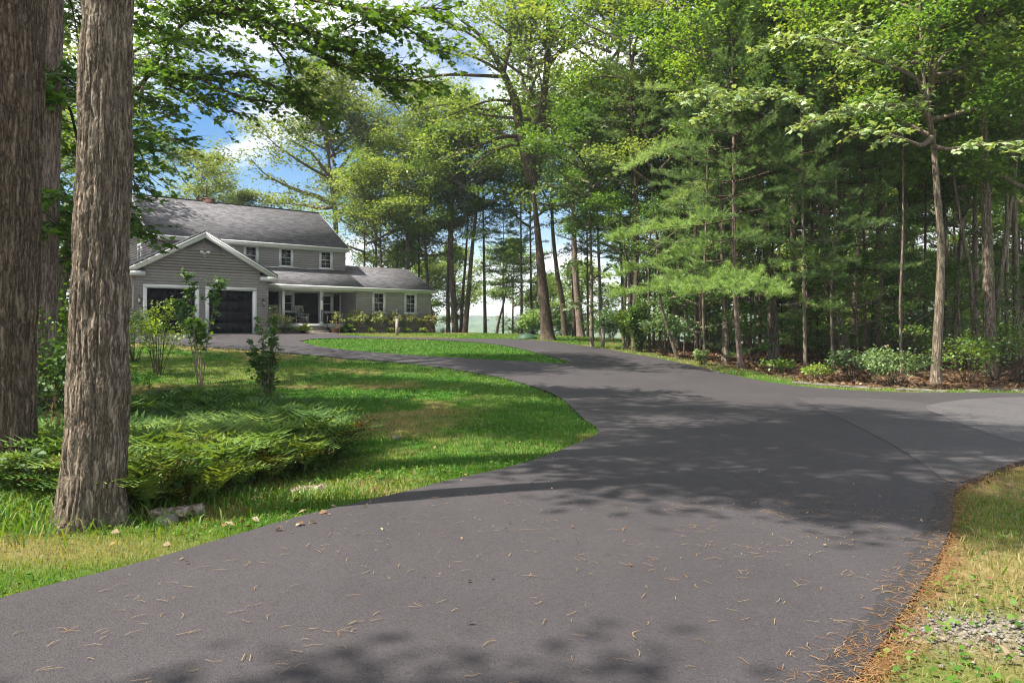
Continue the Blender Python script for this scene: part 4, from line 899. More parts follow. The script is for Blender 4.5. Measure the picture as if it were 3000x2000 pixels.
def crown_broad(seed, R, Hc, nl, leaf, per, flat=.16, dens=1., lowopen=0., maple=False, tint0=.42, spread=.44, sub=9, ter=5, elev=(8, 58)):
    """limbs, branches, twigs and leaf sprays round a vertical axis, base at the origin"""
    rng = np.random.default_rng(seed); tb = MB(); cl = []; az = rng.random()*6.3
    for i in range(nl):
        f = (i+.3*rng.random())/nl; z0 = Hc*.86*f; az += 2.4+rng.normal(0, .35)
        prof = (.62+.55*math.sin(math.pi*min(1, f*1.15+.12)))*(1-.55*max(0, f-.62)/.38); ln = R*prof*rng.uniform(.75, 1.1)
        el = math.radians(elev[0]+(elev[1]-elev[0])*f+rng.normal(0, 8)); P = walk_line(rng, (0, 0, z0), (math.cos(az)*math.cos(el), math.sin(az)*math.cos(el), math.sin(el)), ln, 7, .13, .03)
        tb.tube(P, np.linspace(.055*R*(1-.6*f)*.45+.012, .012, 8), 5, False)
        for j in range(sub):
            t = .28+.72*(j+rng.random())/sub; q, d = on_line(P, t); sd = (1 if j % 2 else -1)*rng.uniform(.6, 1.2)
            dd = np.array([d[0]*math.cos(sd)-d[1]*math.sin(sd), d[0]*math.sin(sd)+d[1]*math.cos(sd), d[2]*.4+rng.normal(.05, .18)]); l2 = ln*spread*(1.1-.5*t)*rng.uniform(.7, 1.2)
            Q = walk_line(rng, q, dd, l2, 4, .16, .01); tb.tube(Q, np.linspace(.02, .006, 5), 3, False)
            for k in range(ter):
                t2 = .3+.7*(k+rng.random())/ter; q2, d2 = on_line(Q, t2); cl.append(q2+rng.normal(0, .14*l2, 3)*(1, 1, .45))
            cl.append(Q[-1])
        cl.append(P[-1])
    cl = np.array(cl); keep = rng.random(len(cl)) < dens; cl = cl[keep]; n = len(cl)
    nleaf = rng.poisson(per, n); C = np.repeat(cl, nleaf, 0); m = len(C); sg = R*.088
    off = rng.normal(0, 1, (m, 3))*np.array([sg, sg, sg*.42]); ct = rng.normal(0, .11, n); C = C+off
    tint = np.clip(tint0+np.repeat(ct, nleaf)+rng.normal(0, .12, m), 0, 1)
    s = leaf*rng.uniform(.65, 1.25, m); fn = maples if maple else kites
    return tb, leaf_mesh('foliage', [fn(rng, C, s, tint)])
def tufts(rng, C, D, ln, nn, tint, wid=.011):
    """bundles of soft needles pointing out along D"""
    n = len(C); C = np.repeat(C, nn, 0); D = np.repeat(D, nn, 0); m = n*nn; d = unit(D+rng.normal(0, .62, (m, 3))); C = C+D*rng.uniform(-.10, .05, (m, 1))
    r = unit(np.cross(d, rng.normal(0, 1, (m, 3)))); l = ln*rng.uniform(.7, 1.15, m)[:, None]; w = wid
    V = np.stack([C-r*w*.5, C+r*w*.5, C+d*l], 1).reshape(-1, 3); return V, np.arange(m*3).reshape(-1, 3), np.repeat(np.repeat(tint, nn)+rng.normal(0, .08, m), 3)
def crown_pine(seed, R, Hc, whorls, per=5, needle=.15, nn=26, low=.5, dead=.25, tint0=.45, wid=.011):
    rng = np.random.default_rng(seed); tb = MB(); C = []; D = []; az = rng.random()*6
    for i in range(whorls):
        f = (i+.5)/whorls; z0 = Hc*f*.97+rng.normal(0, .12); n_ = per if f < .9 else 3
        for k in range(n_):
            az += 2*math.pi/n_+rng.normal(0, .3); ln = R*(1-f*.78)*(.5+.5*min(1, f*4+low))*rng.uniform(.6, 1.12); el = math.radians(-4+26*f+rng.normal(0, 6))
            P = walk_line(rng, (0, 0, z0), (math.cos(az)*math.cos(el), math.sin(az)*math.cos(el), math.sin(el)), ln, 7, .07, .035)
            tb.tube(P, np.linspace(.030*(1-.5*f), .006, 8), 4, False)
            bare = f < .55 and rng.random() < dead
            for j in range(9):
                t = .24+.76*(j+.4*rng.random())/9; q, d = on_line(P, t); sd = (1 if j % 2 else -1)*rng.uniform(.5, .95); dd = np.array([d[0]*math.cos(sd)-d[1]*math.sin(sd), d[0]*math.sin(sd)+d[1]*math.cos(sd), d[2]*.6+.08])
                l2 = ln*.34*(1.15-.7*t)*rng.uniform(.7, 1.2); Q = walk_line(rng, q, dd, l2, 3, .1, .05); tb.tube(Q, np.linspace(.010, .003, 4), 3, False)
                if bare and t < .75: continue
                for tt in np.arange(.25, 1.01, .13/max(l2, .2)):
                    q2, d2 = on_line(Q, min(tt, 1)); C.append(q2+rng.normal(0, .05, 3)); D.append(d2+(0, 0, .35))
                    if rng.random() < .7: s2 = rng.choice([-1, 1]); C.append(q2+np.array([-d2[1], d2[0], .1])*s2*.12); D.append(np.array([-d2[1], d2[0], .3])*s2*np.array([1, 1, s2])+d2*.6)
            C.append(P[-1]); D.append(unit(P[-1]-P[-2])+(0, 0, .2))
    C = np.array(C); D = unit(np.array(D)); tint = tint0+.10*rng.normal(0, 1, len(C)); tint = np.where(rng.random(len(C)) < .02, 1, tint)
    return tb, leaf_mesh('foliage', [tufts(rng, C, D, needle, nn, tint, wid)])

class Kind:
    def __init__(s, name, tb, leaf_me, leafmat, barkmat, h):
        s.h = h; s.br = mesh_np('branches', np.concatenate(tb.v), [np.concatenate(f) for f in tb.f.values()], True); s.br.materials.append(barkmat)
        s.lf = leaf_me; s.lf.materials.append(leafmat); s.name = name
K = {}
def mk(key, gen, leafmat, bark, h): tb, lm = gen; K[key] = Kind(key, tb, lm, M[leafmat], M[bark], h)
mk('b1', crown_broad(1, 4.6, 9.5, 15, .20, 22, maple=False), 'oak', 'bark', 9.5)
mk('b2', crown_broad(2, 4.2, 9.0, 14, .19, 22), 'maple', 'bark', 9.)
mk('b3', crown_broad(3, 5.0, 8.5, 15, .20, 20, tint0=.5), 'oak', 'bark', 8.5)
mk('b4', crown_broad(4, 3.6, 8.0, 13, .17, 20, tint0=.45), 'maple', 'bark', 8.)
mk('c1', crown_broad(21, 4.7, 9.2, 14, .235, 13, sub=7, ter=4, tint0=.5), 'oak', 'bark', 9.2)
mk('c2', crown_broad(22, 4.2, 8.6, 13, .22, 14, sub=7, ter=4, tint0=.55), 'maple', 'bark', 8.6)
mk('c3', crown_broad(23, 5.0, 8.4, 14, .24, 12, sub=7, ter=4, tint0=.62), 'oak', 'bark', 8.4)
mk('g1', crown_broad(5, 6.0, 8.0, 13, .23, 20, tint0=.42, sub=8, spread=.45, elev=(12, 65)), 'gold', 'bark', 8.)
mk('g2', crown_broad(6, 4.6, 7.0, 12, .22, 14, tint0=.5, elev=(12, 60)), 'gold', 'bark', 7.)
mk('p1', crown_pine(7, 4.3, 12., 19), 'pine', 'bark_dark', 12.)
mk('p2', crown_pine(8, 3.4, 11., 17, dead=.35), 'pine', 'bark_dark', 11.)
mk('p3', crown_pine(9, 2.4, 5.5, 12, low=.9, dead=.1), 'pine', 'bark_dark', 5.5)
mk('u1', crown_broad(10, 1.9, 3.4, 11, .125, 9, spread=.5, sub=6, ter=4, tint0=.5, elev=(5, 50)), 'maple', 'bark', 3.4)
mk('u2', crown_broad(12, 2.3, 3.0, 10, .13, 10, spread=.5, sub=6, ter=4, tint0=.42, elev=(0, 40)), 'shrub', 'bark', 3.)
mk('far', crown_broad(13, 4.6, 8.5, 14, .30, 12, tint0=.45), 'oak', 'bark_dark', 8.5)
used_lbl = set()
def trunk_mesh(P, R, n=12, mat=None, parent=None, seed=0, rough=.05, flare=.5):
    """smooth tapering trunk with an uneven surface and a flared foot"""
    P = np.array([tuple(p) for p in P], float); d = np.concatenate([[0], np.cumsum(np.linalg.norm(np.diff(P, axis=0), axis=1))]); m = max(8, int(d[-1]/.35))
    s = np.linspace(0, d[-1], m); s = d[-1]*(s/d[-1])**1.25; Q = np.stack([np.interp(s, d, P[:, i]) for i in range(3)], -1)
    for _ in range(3): Q[1:-1] = Q[1:-1]*.5+.25*(Q[:-2]+Q[2:])
    r = np.interp(s, d, R)*(1+flare*np.exp(-s/.28)); a = np.arange(n)*2*np.pi/n
    D = np.stack([np.cos(a), np.sin(a), a*0], -1); V = Q[:, None]+D[None]*r[:, None, None]
    k = 1+rough*2*(vnoise(V+seed*3.1, 2.2)-.5)+.25*np.exp(-s/.25)[:, None]*np.cos(a*5+seed)[None]*.5
    V = Q[:, None]+D[None]*(r[:, None]*k)[..., None]; mb = MB(); i = np.arange(m-1)[:, None]*n; j = np.arange(n)[None]; kk = (j+1) % n
    mb.add(V.reshape(-1, 3), np.stack([i+j, i+kk, i+n+kk, i+n+j], -1).reshape(-1, 4))
    return mb.build('trunk', mat or M['bark'], parent, True), Q
def tree(name, pts, Y, dia, label, cat='tree', group=None, kind='b1', bark='bark', top=15., cs=1., cz=None, crot=None, base=None, seed=None, lim=(), cats=None, extra=()):
    """pts: trunk line in photograph pixels at depth Y, from the foot up; it is then carried on to height top.
       cz: list of (crown kind, height of its foot, scale) hung on the trunk"""
    seed = seed if seed is not None else int(pts[0][0]) ; rng = np.random.default_rng(seed)
    W_ = [px(x, y, Y) for x, y in pts]; zg = gz(W_[0].x, W_[0].y); W_[0].z = zg-.15
    d = (W_[-1]-W_[-2]) if len(W_) > 1 else Vector((0, 0, 1)); d = Vector((d.x, 0, d.z)).normalized()
    if d.z < .8: d = Vector((d.x*.4, 0, 1)).normalized()
    ctop = max([z+K[k].h*s*.78 for (k, z, s) in cz]) if cz else top
    top = min(top, ctop)
    if W_[-1].z < zg+top: W_.append(W_[-1]+Vector((d.x*.5, rng.normal(0, .05), d.z))*(zg+top-W_[-1].z))
    org = Vector((W_[0].x, Y, zg)); t = empty(name, org, 0, label, cat, group); L_ = [w-org for w in W_]
    hts = [p.z for p in L_]; r0 = dia/2/FPX*Y; R_ = [r0*(1-.9*max(0, h)/max(hts[-1], 1)**1.0) for h in hts]
    tr, Q = trunk_mesh(L_, R_, 12 if r0*FPX/Y > 7 else 8, M[bark], t, seed, flare=.45 if r0 > .08 else .2)
    for (k, z, s) in (cz if cz is not None else [(kind, top-K[kind].h*cs, cs)]):
        kd = K[k]; i = int(np.argmin(np.abs(Q[:, 2]-z))); p = Q[i]; rot = rng.random()*6.28
        b = link('branches', kd.br, None, t, (p[0], p[1], z)); f = link('foliage', kd.lf, None, t, (p[0], p[1], z))
        sx = s*rng.uniform(.92, 1.1)
        for o in (b, f): o.rotation_euler = (0, 0, rot); o.scale = (sx, sx, s)
    return t
def limb(pts, radii, parent, mat, n=7):
    """a limb given in world points, stored in its tree's own frame"""
    o = parent.location; mb = MB(); P = np.array([tuple(Vector(p)-o) for p in pts]); d = np.concatenate([[0], np.cumsum(np.linalg.norm(np.diff(P, axis=0), axis=1))]); m = max(6, len(P)*3)
    s = np.linspace(0, d[-1], m); Q = np.stack([np.interp(s, d, P[:, i]) for i in range(3)], -1)
    for _ in range(2): Q[1:-1] = Q[1:-1]*.5+.25*(Q[:-2]+Q[2:])
    mb.tube(Q, np.interp(s, d, np.interp(np.linspace(0, 1, len(P)), np.linspace(0, 1, len(radii)), radii)), n, False); return mb.build('limb', mat, parent, True)
def spray(rng, limbs, parent, leafmat, size, side=(.7, 1.4), step=.16, per=5, maple=True, tint0=.45, flat=.12, name='foliage', twigs=True, tvar=.12, zfall=.0):
    """flat sprays of leaves on side twigs along given limbs (world points)"""
    o = np.array(parent.location); C = []; A = []; tb = MB()
    for pts in limbs:
        P = np.array([tuple(p) for p in pts], float)-o; ln = np.linalg.norm(np.diff(P, axis=0), axis=1).sum(); n = max(3, int(ln/step)); tb.tube(P, .006, 3, False)
        for i in range(n):
            q, d = on_line(P, (i+rng.random())/n); sd = rng.choice([-1, 1])*rng.uniform(.5, 1.25); l = rng.uniform(*side)*(1-.45*i/n)
            dd = np.array([d[0]*math.cos(sd)-d[1]*math.sin(sd), d[0]*math.sin(sd)+d[1]*math.cos(sd), d[2]*.3+rng.normal(-zfall, .2)]); Q = walk_line(rng, q, dd, l, 3, .15, -.02)
            if twigs: tb.tube(Q, np.linspace(.009, .003, 4), 3, False)
            k = max(2, int(per*l)); tt = rng.random(k)*.85+.15
            for t in tt: p_, d_ = on_line(Q, t); C.append(p_+rng.normal(0, .05, 3)*(1, 1, flat*4)); A.append(math.atan2(d_[1], d_[0])+rng.choice([-.7, .7]))
    C = np.array(C); m = len(C); tint = tint0+rng.normal(0, tvar, m)
    me = leaf_mesh(name, [(maples if maple else kites)(rng, C, size*rng.uniform(.6, 1.2, m), tint, azim=np.array(A))]); me.materials.append(leafmat); link(name, me, None, parent)
    if twigs: tb.build('twigs', M['twig'], parent)
# ------------------------------------------------------------------ big trunks at the left
gpY = lambda x, y: ground_px(x, y)[1]
def big_trunk(name, pts, Y, label, mat, seed, nseg=220, rows=520, knots=(), furrow=.021, flare=.15):
    """pts: (x centre, y, width in px) from the foot up"""
    C = [px(x, y, Y) for x, y, w in pts]; Rr_ = [w/2/FPX*Y for x, y, w in pts]; zg = gz(C[0].x, Y); org = Vector((C[0].x, Y, zg)); t = empty(name, org, 0, label, 'tree')
    C[0].z = zg-.12; top = C[-1]; d = (C[-1]-C[-2]).normalized(); C.append(top+d*9); Rr_.append(Rr_[-1]*.72)
    Z = np.array([c.z-org.z for c in C]); X_ = np.array([c.x-org.x for c in C])
    z = np.concatenate([np.linspace(Z[0], Z[-2], rows), np.linspace(Z[-2]+.1, Z[-1], 30)]); x = np.interp(z, Z, X_); r = np.interp(z, Z, Rr_)
    for _ in range(25): x[1:-1] = .5*x[1:-1]+.25*(x[2:]+x[:-2]); r[1:-1] = .5*r[1:-1]+.25*(r[2:]+r[:-2])
    a = np.arange(nseg)*2*np.pi/nseg; A, Zg = np.meshgrid(a, z); Rg = r[:, None]*np.ones_like(A)
    P = np.stack([np.cos(A)*Rg, np.sin(A)*Rg, Zg], -1)+seed*7.7
    f1 = np.abs(vnoise(P*np.array([1, 1, .085]), 28)-.5)*2; f2 = np.abs(vnoise(P*np.array([1, 1, .13])+5, 58)-.5)*2; f3 = vnoise(P, 3.)-.5; f4 = vnoise(P*np.array([1, 1, .5]), 95)-.5
    dsp = furrow*(1.5*np.sqrt(f1)-.9)+furrow*.6*(np.sqrt(f2)-.6)+.03*f3+furrow*.35*f4
    dsp += flare*np.exp(-np.clip(Zg+.1, 0, 9)/.22)*(.45+.55*np.cos(A*4+seed+.8*np.sin(A))+.5*(vnoise(P, 2.2)-.5))
    for (ka, kz, ks, kh) in knots:
        da = np.angle(np.exp(1j*(A-ka)))*Rg; q = np.hypot(da, (Zg-kz)*.8)/ks; dsp += kh*(np.exp(-q**2)-.75*np.exp(-(q/.45)**2))
    Rg = Rg+dsp; V = np.stack([x[:, None]+np.cos(A)*Rg, np.sin(A)*Rg, Zg], -1).reshape(-1, 3)
    m = len(z); i = np.arange(m-1)[:, None]*nseg; j = np.arange(nseg)[None]; k = (j+1) % nseg
    me = mesh_np('trunk', V, [np.stack([i+j, i+k, i+nseg+k, i+nseg+j], -1).reshape(-1, 4)], True); link('trunk', me, M[mat], t)
    return t, lambda h: (float(np.interp(h, z, x)), 0., h)
def hang(t, at, lst, seed=1):
    rng = np.random.default_rng(seed)
    for (k, z, s, dx, dy) in lst:
        p = at(z); rot = rng.random()*6.28; 
        for n_, me in (('branches', K[k].br), ('foliage', K[k].lf)):
            o = link(n_, me, None, t, (p[0]+dx, p[1]+dy, z)); o.rotation_euler = (0, 0, rot); o.scale = (s, s, s)
T1, a1 = big_trunk('maple_tree', [(262, 1548, 200), (272, 1440, 180), (281, 1300, 166), (288, 1150, 164), (290, 1000, 158), (298, 750, 152), (304, 550, 148), (310, 250, 140), (315, 0, 134), (318, -200, 130)], 6.45,
    'big pale furrowed trunk in the left foreground beside the ferns', 'bark_big', 1, knots=[(-.55, 1.62, .13, .05), (-.35, 1.2, .10, .03), (-.9, 2.15, .06, -.02), (-2.3, .62, .07, .03), (-1.2, 4.2, .05, .02)])
hang(T1, a1, [('b2', 9.0, 1.0, .9, .5)], 3)
T0, a0 = big_trunk('pine_tree', [(-30, 1440, 250), (-14, 1300, 205), (-4, 1000, 190), (0, 800, 196), (2, 500, 208), (4, 200, 214), (8, 0, 218), (10, -200, 216)], 7.9,
    'massive dark brown trunk cut off by the left edge of the picture', 'bark_brown', 2, furrow=.022)
hang(T0, a0, [('b1', 12.0, .8, .3, 1.5)], 5)
T2, a2 = big_trunk('pine_tree', [(112, 1300, 84), (120, 1000, 76), (128, 850, 72), (134, 600, 72), (140, 350, 70), (146, 100, 68), (150, -100, 66)], 12.5,
    'straight reddish brown trunk showing between the two big trunks at the left', 'bark_red', 4, nseg=70, rows=200)
hang(T2, a2, [('p1', 7.5, 1.0, 0, 0)], 6)
rL = np.random.default_rng(21)
LT = tree('maple_tree', [(155, 1230), (163, 900), (190, 780), (222, 640), (243, 480), (262, 300), (280, 100)], 15.5, 44, 'leaning grey green maple trunk behind the foreground trunk, leaves hanging round it', top=12, bark='bark', cz=[])
def P3(l): return [px(*p) for p in l]
lm = [P3(l) for l in [
    [(245, 480, 15.5), (200, 430, 15.), (140, 400, 14.5), (70, 420, 14)], [(262, 300, 15.5), (200, 230, 15), (120, 180, 14.5), (60, 160, 14)], [(222, 640, 15.5), (170, 600, 14.8), (110, 620, 14.2)],
    [(243, 480, 15.5), (330, 470, 15.2), (390, 520, 15), (420, 590, 14.8)], [(262, 300, 15.5), (360, 260, 15), (430, 290, 14.8), (500, 350, 14.5)], [(190, 780, 15.5), (230, 730, 15), (200, 760, 14.3), (130, 750, 14)],
    [(280, 100, 15.5), (220, 60, 15), (150, 40, 14.5)], [(243, 480, 15.5), (340, 620, 15.3), (400, 660, 15), (428, 690, 14.9)], [(190, 780, 15.5), (300, 700, 15.5), (375, 650, 15.6)], [(222, 640, 15.5), (180, 540, 14.5), (120, 520, 14)],
    [(262, 300, 15.5), (350, 400, 15.3), (400, 420, 15.1), (450, 430, 15)], [(200, 700, 15.5), (180, 700, 14.5), (120, 700, 14)], [(280, 100, 15.5), (380, 60, 15), (480, 90, 14.5), (560, 140, 14)], [(262, 300, 15.5), (200, 230, 12.6), (150, 215, 11.7), (105, 235, 11.4)], [(243, 480, 15.5), (200, 290, 12.5), (150, 280, 11.7), (112, 290, 11.5)], [(222, 640, 15.5), (195, 570, 12.6), (150, 580, 11.6), (95, 600, 11.4)], [(200, 700, 15.5), (190, 650, 12.5), (145, 670, 11.6), (95, 690, 11.4)]]]
for l in lm: limb(l, [.035, .022, .012, .006], LT, M['twig'], 5)
spray(rL, lm, LT, M['maple'], .155, side=(.5, 1.15), step=.055, per=8, tint0=.5)
# the wide maple behind, whose boughs hang over the lawn against the sky
OM = tree('maple_tree', [(300, 1010), (302, 700), (306, 300), (308, 0)], 23.5, 46, 'tall maple hidden behind the foreground trunk, dark boughs spreading across the upper left sky', top=20, bark='bark_dark', cz=[('c2', 12.5, 1.5)], seed=77)
bl = [P3(l) for l in [
    [(306, 330, 23.5), (420, 250, 21), (533, 57, 19), (625, 0, 18), (760, -60, 17)], [(533, 57, 19), (614, 29, 18.4), (740, 50, 17.8), (866, 73, 17.3), (1000, 120, 17)], [(304, 420, 23.5), (380, 160, 20), (425, 205, 19.4), (500, 215, 19), (570, 222, 18.5), (700, 215, 18)],
    [(625, 0, 18), (780, 60, 17.5), (900, 150, 17), (1010, 200, 16.8), (1120, 230, 16.5)], [(425, 205, 19.4), (520, 265, 18.8), (600, 300, 18.4), (680, 330, 18)], [(570, 222, 18.5), (700, 290, 18.2), (820, 300, 18), (940, 310, 17.8)],
    [(700, 215, 18), (800, 250, 18), (880, 290, 17.8), (900, 340, 17.7)], [(866, 73, 17.3), (960, 130, 17), (1060, 150, 16.8), (1150, 180, 16.6)], [(380, 160, 20), (460, 110, 19.5), (600, 130, 19), (720, 160, 18.6)], [(306, 330, 23.5), (380, 400, 21), (420, 460, 20), (440, 520, 19.6)],
    [(420, 250, 21), (400, 330, 20), (440, 380, 19.5), (520, 420, 19)], [(625, 0, 18), (820, -20, 17.5), (1000, 20, 17), (1150, 60, 16.6)], [(533, 57, 19), (480, 20, 18), (420, -20, 17)], [(900, 150, 17), (1000, 90, 16.8), (1100, 40, 16.6)], [(740, 50, 17.8), (800, 130, 17.6), (850, 200, 17.4), (860, 260, 17.3)], [(1000, 20, 17), (1120, 30, 16.8), (1230, 110, 16.7), (1290, 150, 16.6)], [(1120, 230, 16.5), (1200, 235, 16.6), (1270, 245, 16.6)], [(1150, 60, 16.6), (1240, 20, 16.6), (1320, 30, 16.6)], [(1000, 120, 17), (1080, 190, 16.8), (1160, 290, 16.7)]]]
for k, l in enumerate(bl): limb(l, [.10, .07, .045, .03, .012] if k in (0, 1, 2) else [.05, .03, .018, .008], OM, M['bark_dark'], 6)
spray(rL, bl, OM, M['maple'], .145, side=(.7, 2.0), step=.05, per=8, tint0=.32, tvar=.16)
limb(P3([(955, -10, 16), (990, 80, 15.9), (1025, 190, 15.8), (1065, 360, 15.7)]), [.012, .009, .006, .003], OM, M['bark_dark'], 4)

# trees out of the frame on the left and behind the viewer, whose shade falls on lawn and drive
for k, (x, y, kk, z, s, lb) in enumerate([(-13.8, 10.8, 'b3', 7.5, 1.25, 'tall tree in the grove off to the left'), (-17.5, 15., 'b1', 7, 1.0, 'tree in the left grove level with the ferns'), (-19.5, 24, 'b3', 7, 1.25, 'tree in the left grove level with the garage'), (-27, 40, 'b1', 6, 1.25, 'leafy tree far back between the left trunks, beside the house'), (-31, 50, 'b3', 5, 1.2, 'farther leafy tree behind the left end of the house'),
                                    (-8.3, -1.0, 'b2', 7.5, .75, 'roadside tree behind the viewer'), (6.8, -1.5, 'b4', 8, .8, 'tree behind the viewer on the right')]):
    o = empty('shade_tree', (x, y, gz(x, y)), 0, lb, 'tree'); trunk_mesh([(0, 0, -.2), (.1, 0, z), (.2, .1, z+8)], [.28, .2, .06], 10, M['bark'], o, k); hang(o, lambda h: (.1, 0, h), [(kk.replace('b', 'c').replace('4', '2'), z, s, 0, 0)], k)

# ------------------------------------------------------------------ trees behind the house and along the crest
def T(*a, **k): return tree(*a, **k)
T('yellow_tree', [(1105, 700), (1100, 560), (1092, 430)], 66, 11, 'pale yellow green tree between the tall forked yellow tree and the wing roof', top=21, cz=[('g2', 12.0, 1.15), ('c3', 6.5, .9)], seed=19)
YT = T('yellow_tree', [(990, 700), (983, 640), (975, 570), (966, 520), (963, 455)], 64, 24, 'tall spreading tree, yellowing leaves, forked trunk, behind the main roof', top=24, bark='bark', cz=[('g1', 11.5, 1.3), ('g2', 17, 1.1)], seed=8)
for l, r in [([(966, 520), (940, 482), (905, 440), (865, 418), (820, 400)], [.18, .13, .08, .04, .02]), ([(990, 612), (935, 575), (882, 564), (820, 535), (770, 508), (735, 465)], [.22, .2, .16, .1, .06, .03]), ([(988, 560), (1030, 532), (1085, 513), (1115, 480)], [.16, .12, .07, .03]),
             ([(963, 455), (950, 400), (935, 330), (925, 270)], [.14, .1, .06, .03]), ([(965, 460), (1040, 425), (1100, 378), (1140, 350)], [.12, .09, .05, .02])]:
    L_ = [px(x, y, 64-.6*i) for i, (x, y) in enumerate(l)]; limb(L_, r, YT, M['bark']); spray(rL, [L_[1:]], YT, M['gold'], .24, side=(1.2, 2.8), step=.10, per=6, maple=False, tint0=.45, twigs=False)
T('yellow_tree', [(577, 640), (575, 560), (585, 500)], 62, 13, 'yellowish tree rising behind the chimney', top=19, cz=[('g2', 11.2, 1.0)], seed=2)
T('yellow_tree', [(690, 660), (700, 560)], 66, 12, 'olive tree between the chimney and the tall yellow tree', top=19, cz=[('g2', 9.8, 1.0)], seed=3)
T('pale_tree', [(432, 640), (430, 500)], 80, 12, 'small hazy tree beyond the left end of the main roof', top=21, cz=[('far', 13, .8)], seed=4)
T('yellow_tree', [(800, 690), (805, 600)], 72, 12, 'lower olive tree seen just above the middle of the main roof', top=17, cz=[('g2', 9.5, 1.1)], seed=41)
T('yellow_tree', [(1190, 700), (1195, 500), (1185, 330)], 60, 15, 'tree with pale yellow upper crown right of the tall forked yellow tree', top=23, cz=[('b3', 8.5, 1.0), ('g2', 14.5, .95)], seed=5)
crest = [((1065, 700), (1070, 560), 58, 10, 'oak', 'dark slim trunk rising just behind the ridge of the wing roof', [('c1', 6.0, .85)], 17),
         ((1120, 720), (1112, 560), 57, 9, 'oak', 'slim trunk behind the middle of the wing roof', [('c3', 7.0, .75)], 17),
         ((1273, 971), (1255, 860), (1245, 700), 58, 13, 'oak', 'dark forked tree touching the right end of the wing', [('c1', 8, .95)], 20),
         ((1313, 971), (1312, 820), (1318, 640), 57.5, 13, 'oak', 'straight dark trunk second to the right of the wing', [('c2', 9, .9)], 19),
         ((1336, 971), (1326, 840), (1320, 740), (1328, 560), (1340, 380), 57, 20, 'oak', 'thickest trunk of the group right of the wing, slightly curved', [('c3', 10, 1.05)], 22),
         ((1349, 971), (1356, 860), (1366, 740), (1372, 600), 58.5, 11, 'oak', 'dark thin trunk between the two thick trunks right of the wing', [('b4', 9, .9)], 19),
         ((1361, 971), (1374, 840), (1382, 740), (1402, 560), (1430, 420), 56.5, 17, 'oak', 'reddish trunk leaning right beside the hazy hill view', [('c1', 9, 1.)], 20),
         ((1422, 973), (1418, 760), (1415, 560), 57, 11, 'oak', 'straight black trunk standing alone in front of the hazy hill', [('c2', 9.5, .85)], 19),
         ((1474, 974), (1474, 800), (1476, 600), 58, 6, 'pine', 'very thin dark pine trunk right of the hazy hill', [('p2', 5.0, .75)], 17),
         ((1453, 974), (1462, 935), (1475, 895), 56, 9, 'oak', 'short dark trunk leaning right in front of the hill', [('u1', 3.0, 1.1)], 6),
         ((1529, 975), (1528, 850), (1526, 650), 57, 9, 'pine', 'thin dark pine trunk left of the big oak', [('p2', 4.0, .9), ('b4', 11, .8)], 19),
         ((1560, 975), (1556, 850), 60, 9, 'oak', 'tree hidden just behind the big oak trunk', [('c3', 9, 1.)], 20),
         ((1224, 700), (1230, 600), 63, 10, 'oak', 'tree behind the right end of the wing roof', [('c1', 7.5, 1.)], 20),
         ((1160, 700), (1165, 600), 66, 10, 'oak', 'farther tree behind the wing roof', [('b4', 6, 1.2)], 17),
         ((1655, 973), (1648, 880), (1632, 800), (1620, 690), (1615, 560), (1620, 420), 54, 18, 'oak', 'curving brown trunk right of the big oak', [('c2', 9.5, 1.)], 21),
         ((1683, 973), (1680, 860), (1678, 700), 55, 13, 'oak', 'straight trunk just left of the flared reddish trunk', [('c3', 10, .9)], 20),
         ((1703, 974), (1692, 880), (1684, 780), (1680, 620), 52, 23, 'pine', 'reddish trunk with a wide flared foot on the far lawn', [('c1', 9, 1.05)], 22),
         ((1722, 973), (1722, 860), (1720, 700), 55, 8, 'oak', 'thin dark trunk right of the flared reddish trunk', [('b4', 8, .9)], 18),
         ((1762, 975), (1758, 850), (1750, 640), 54, 13, 'pine', 'dark pine trunk behind the right hand lamp post', [('p1', 5.5, .85)], 20)]
for c in crest:
    pts = [p for p in c if isinstance(p, tuple)]; r_ = [p for p in c if not isinstance(p, tuple)]; Yc, dia, kd, lb, cz, top = r_
    if kd == 'oak' and top > 8: cz = list(cz)+[('u2', cz[0][1]-2.0, .95)] if len(pts) % 2 else list(cz)
    T(kd+'_tree' , pts, Yc, dia, lb, top=top, cz=cz, bark={'oak': 'bark_dark', 'pine': 'bark_red'}[kd], seed=int(pts[0][0]))
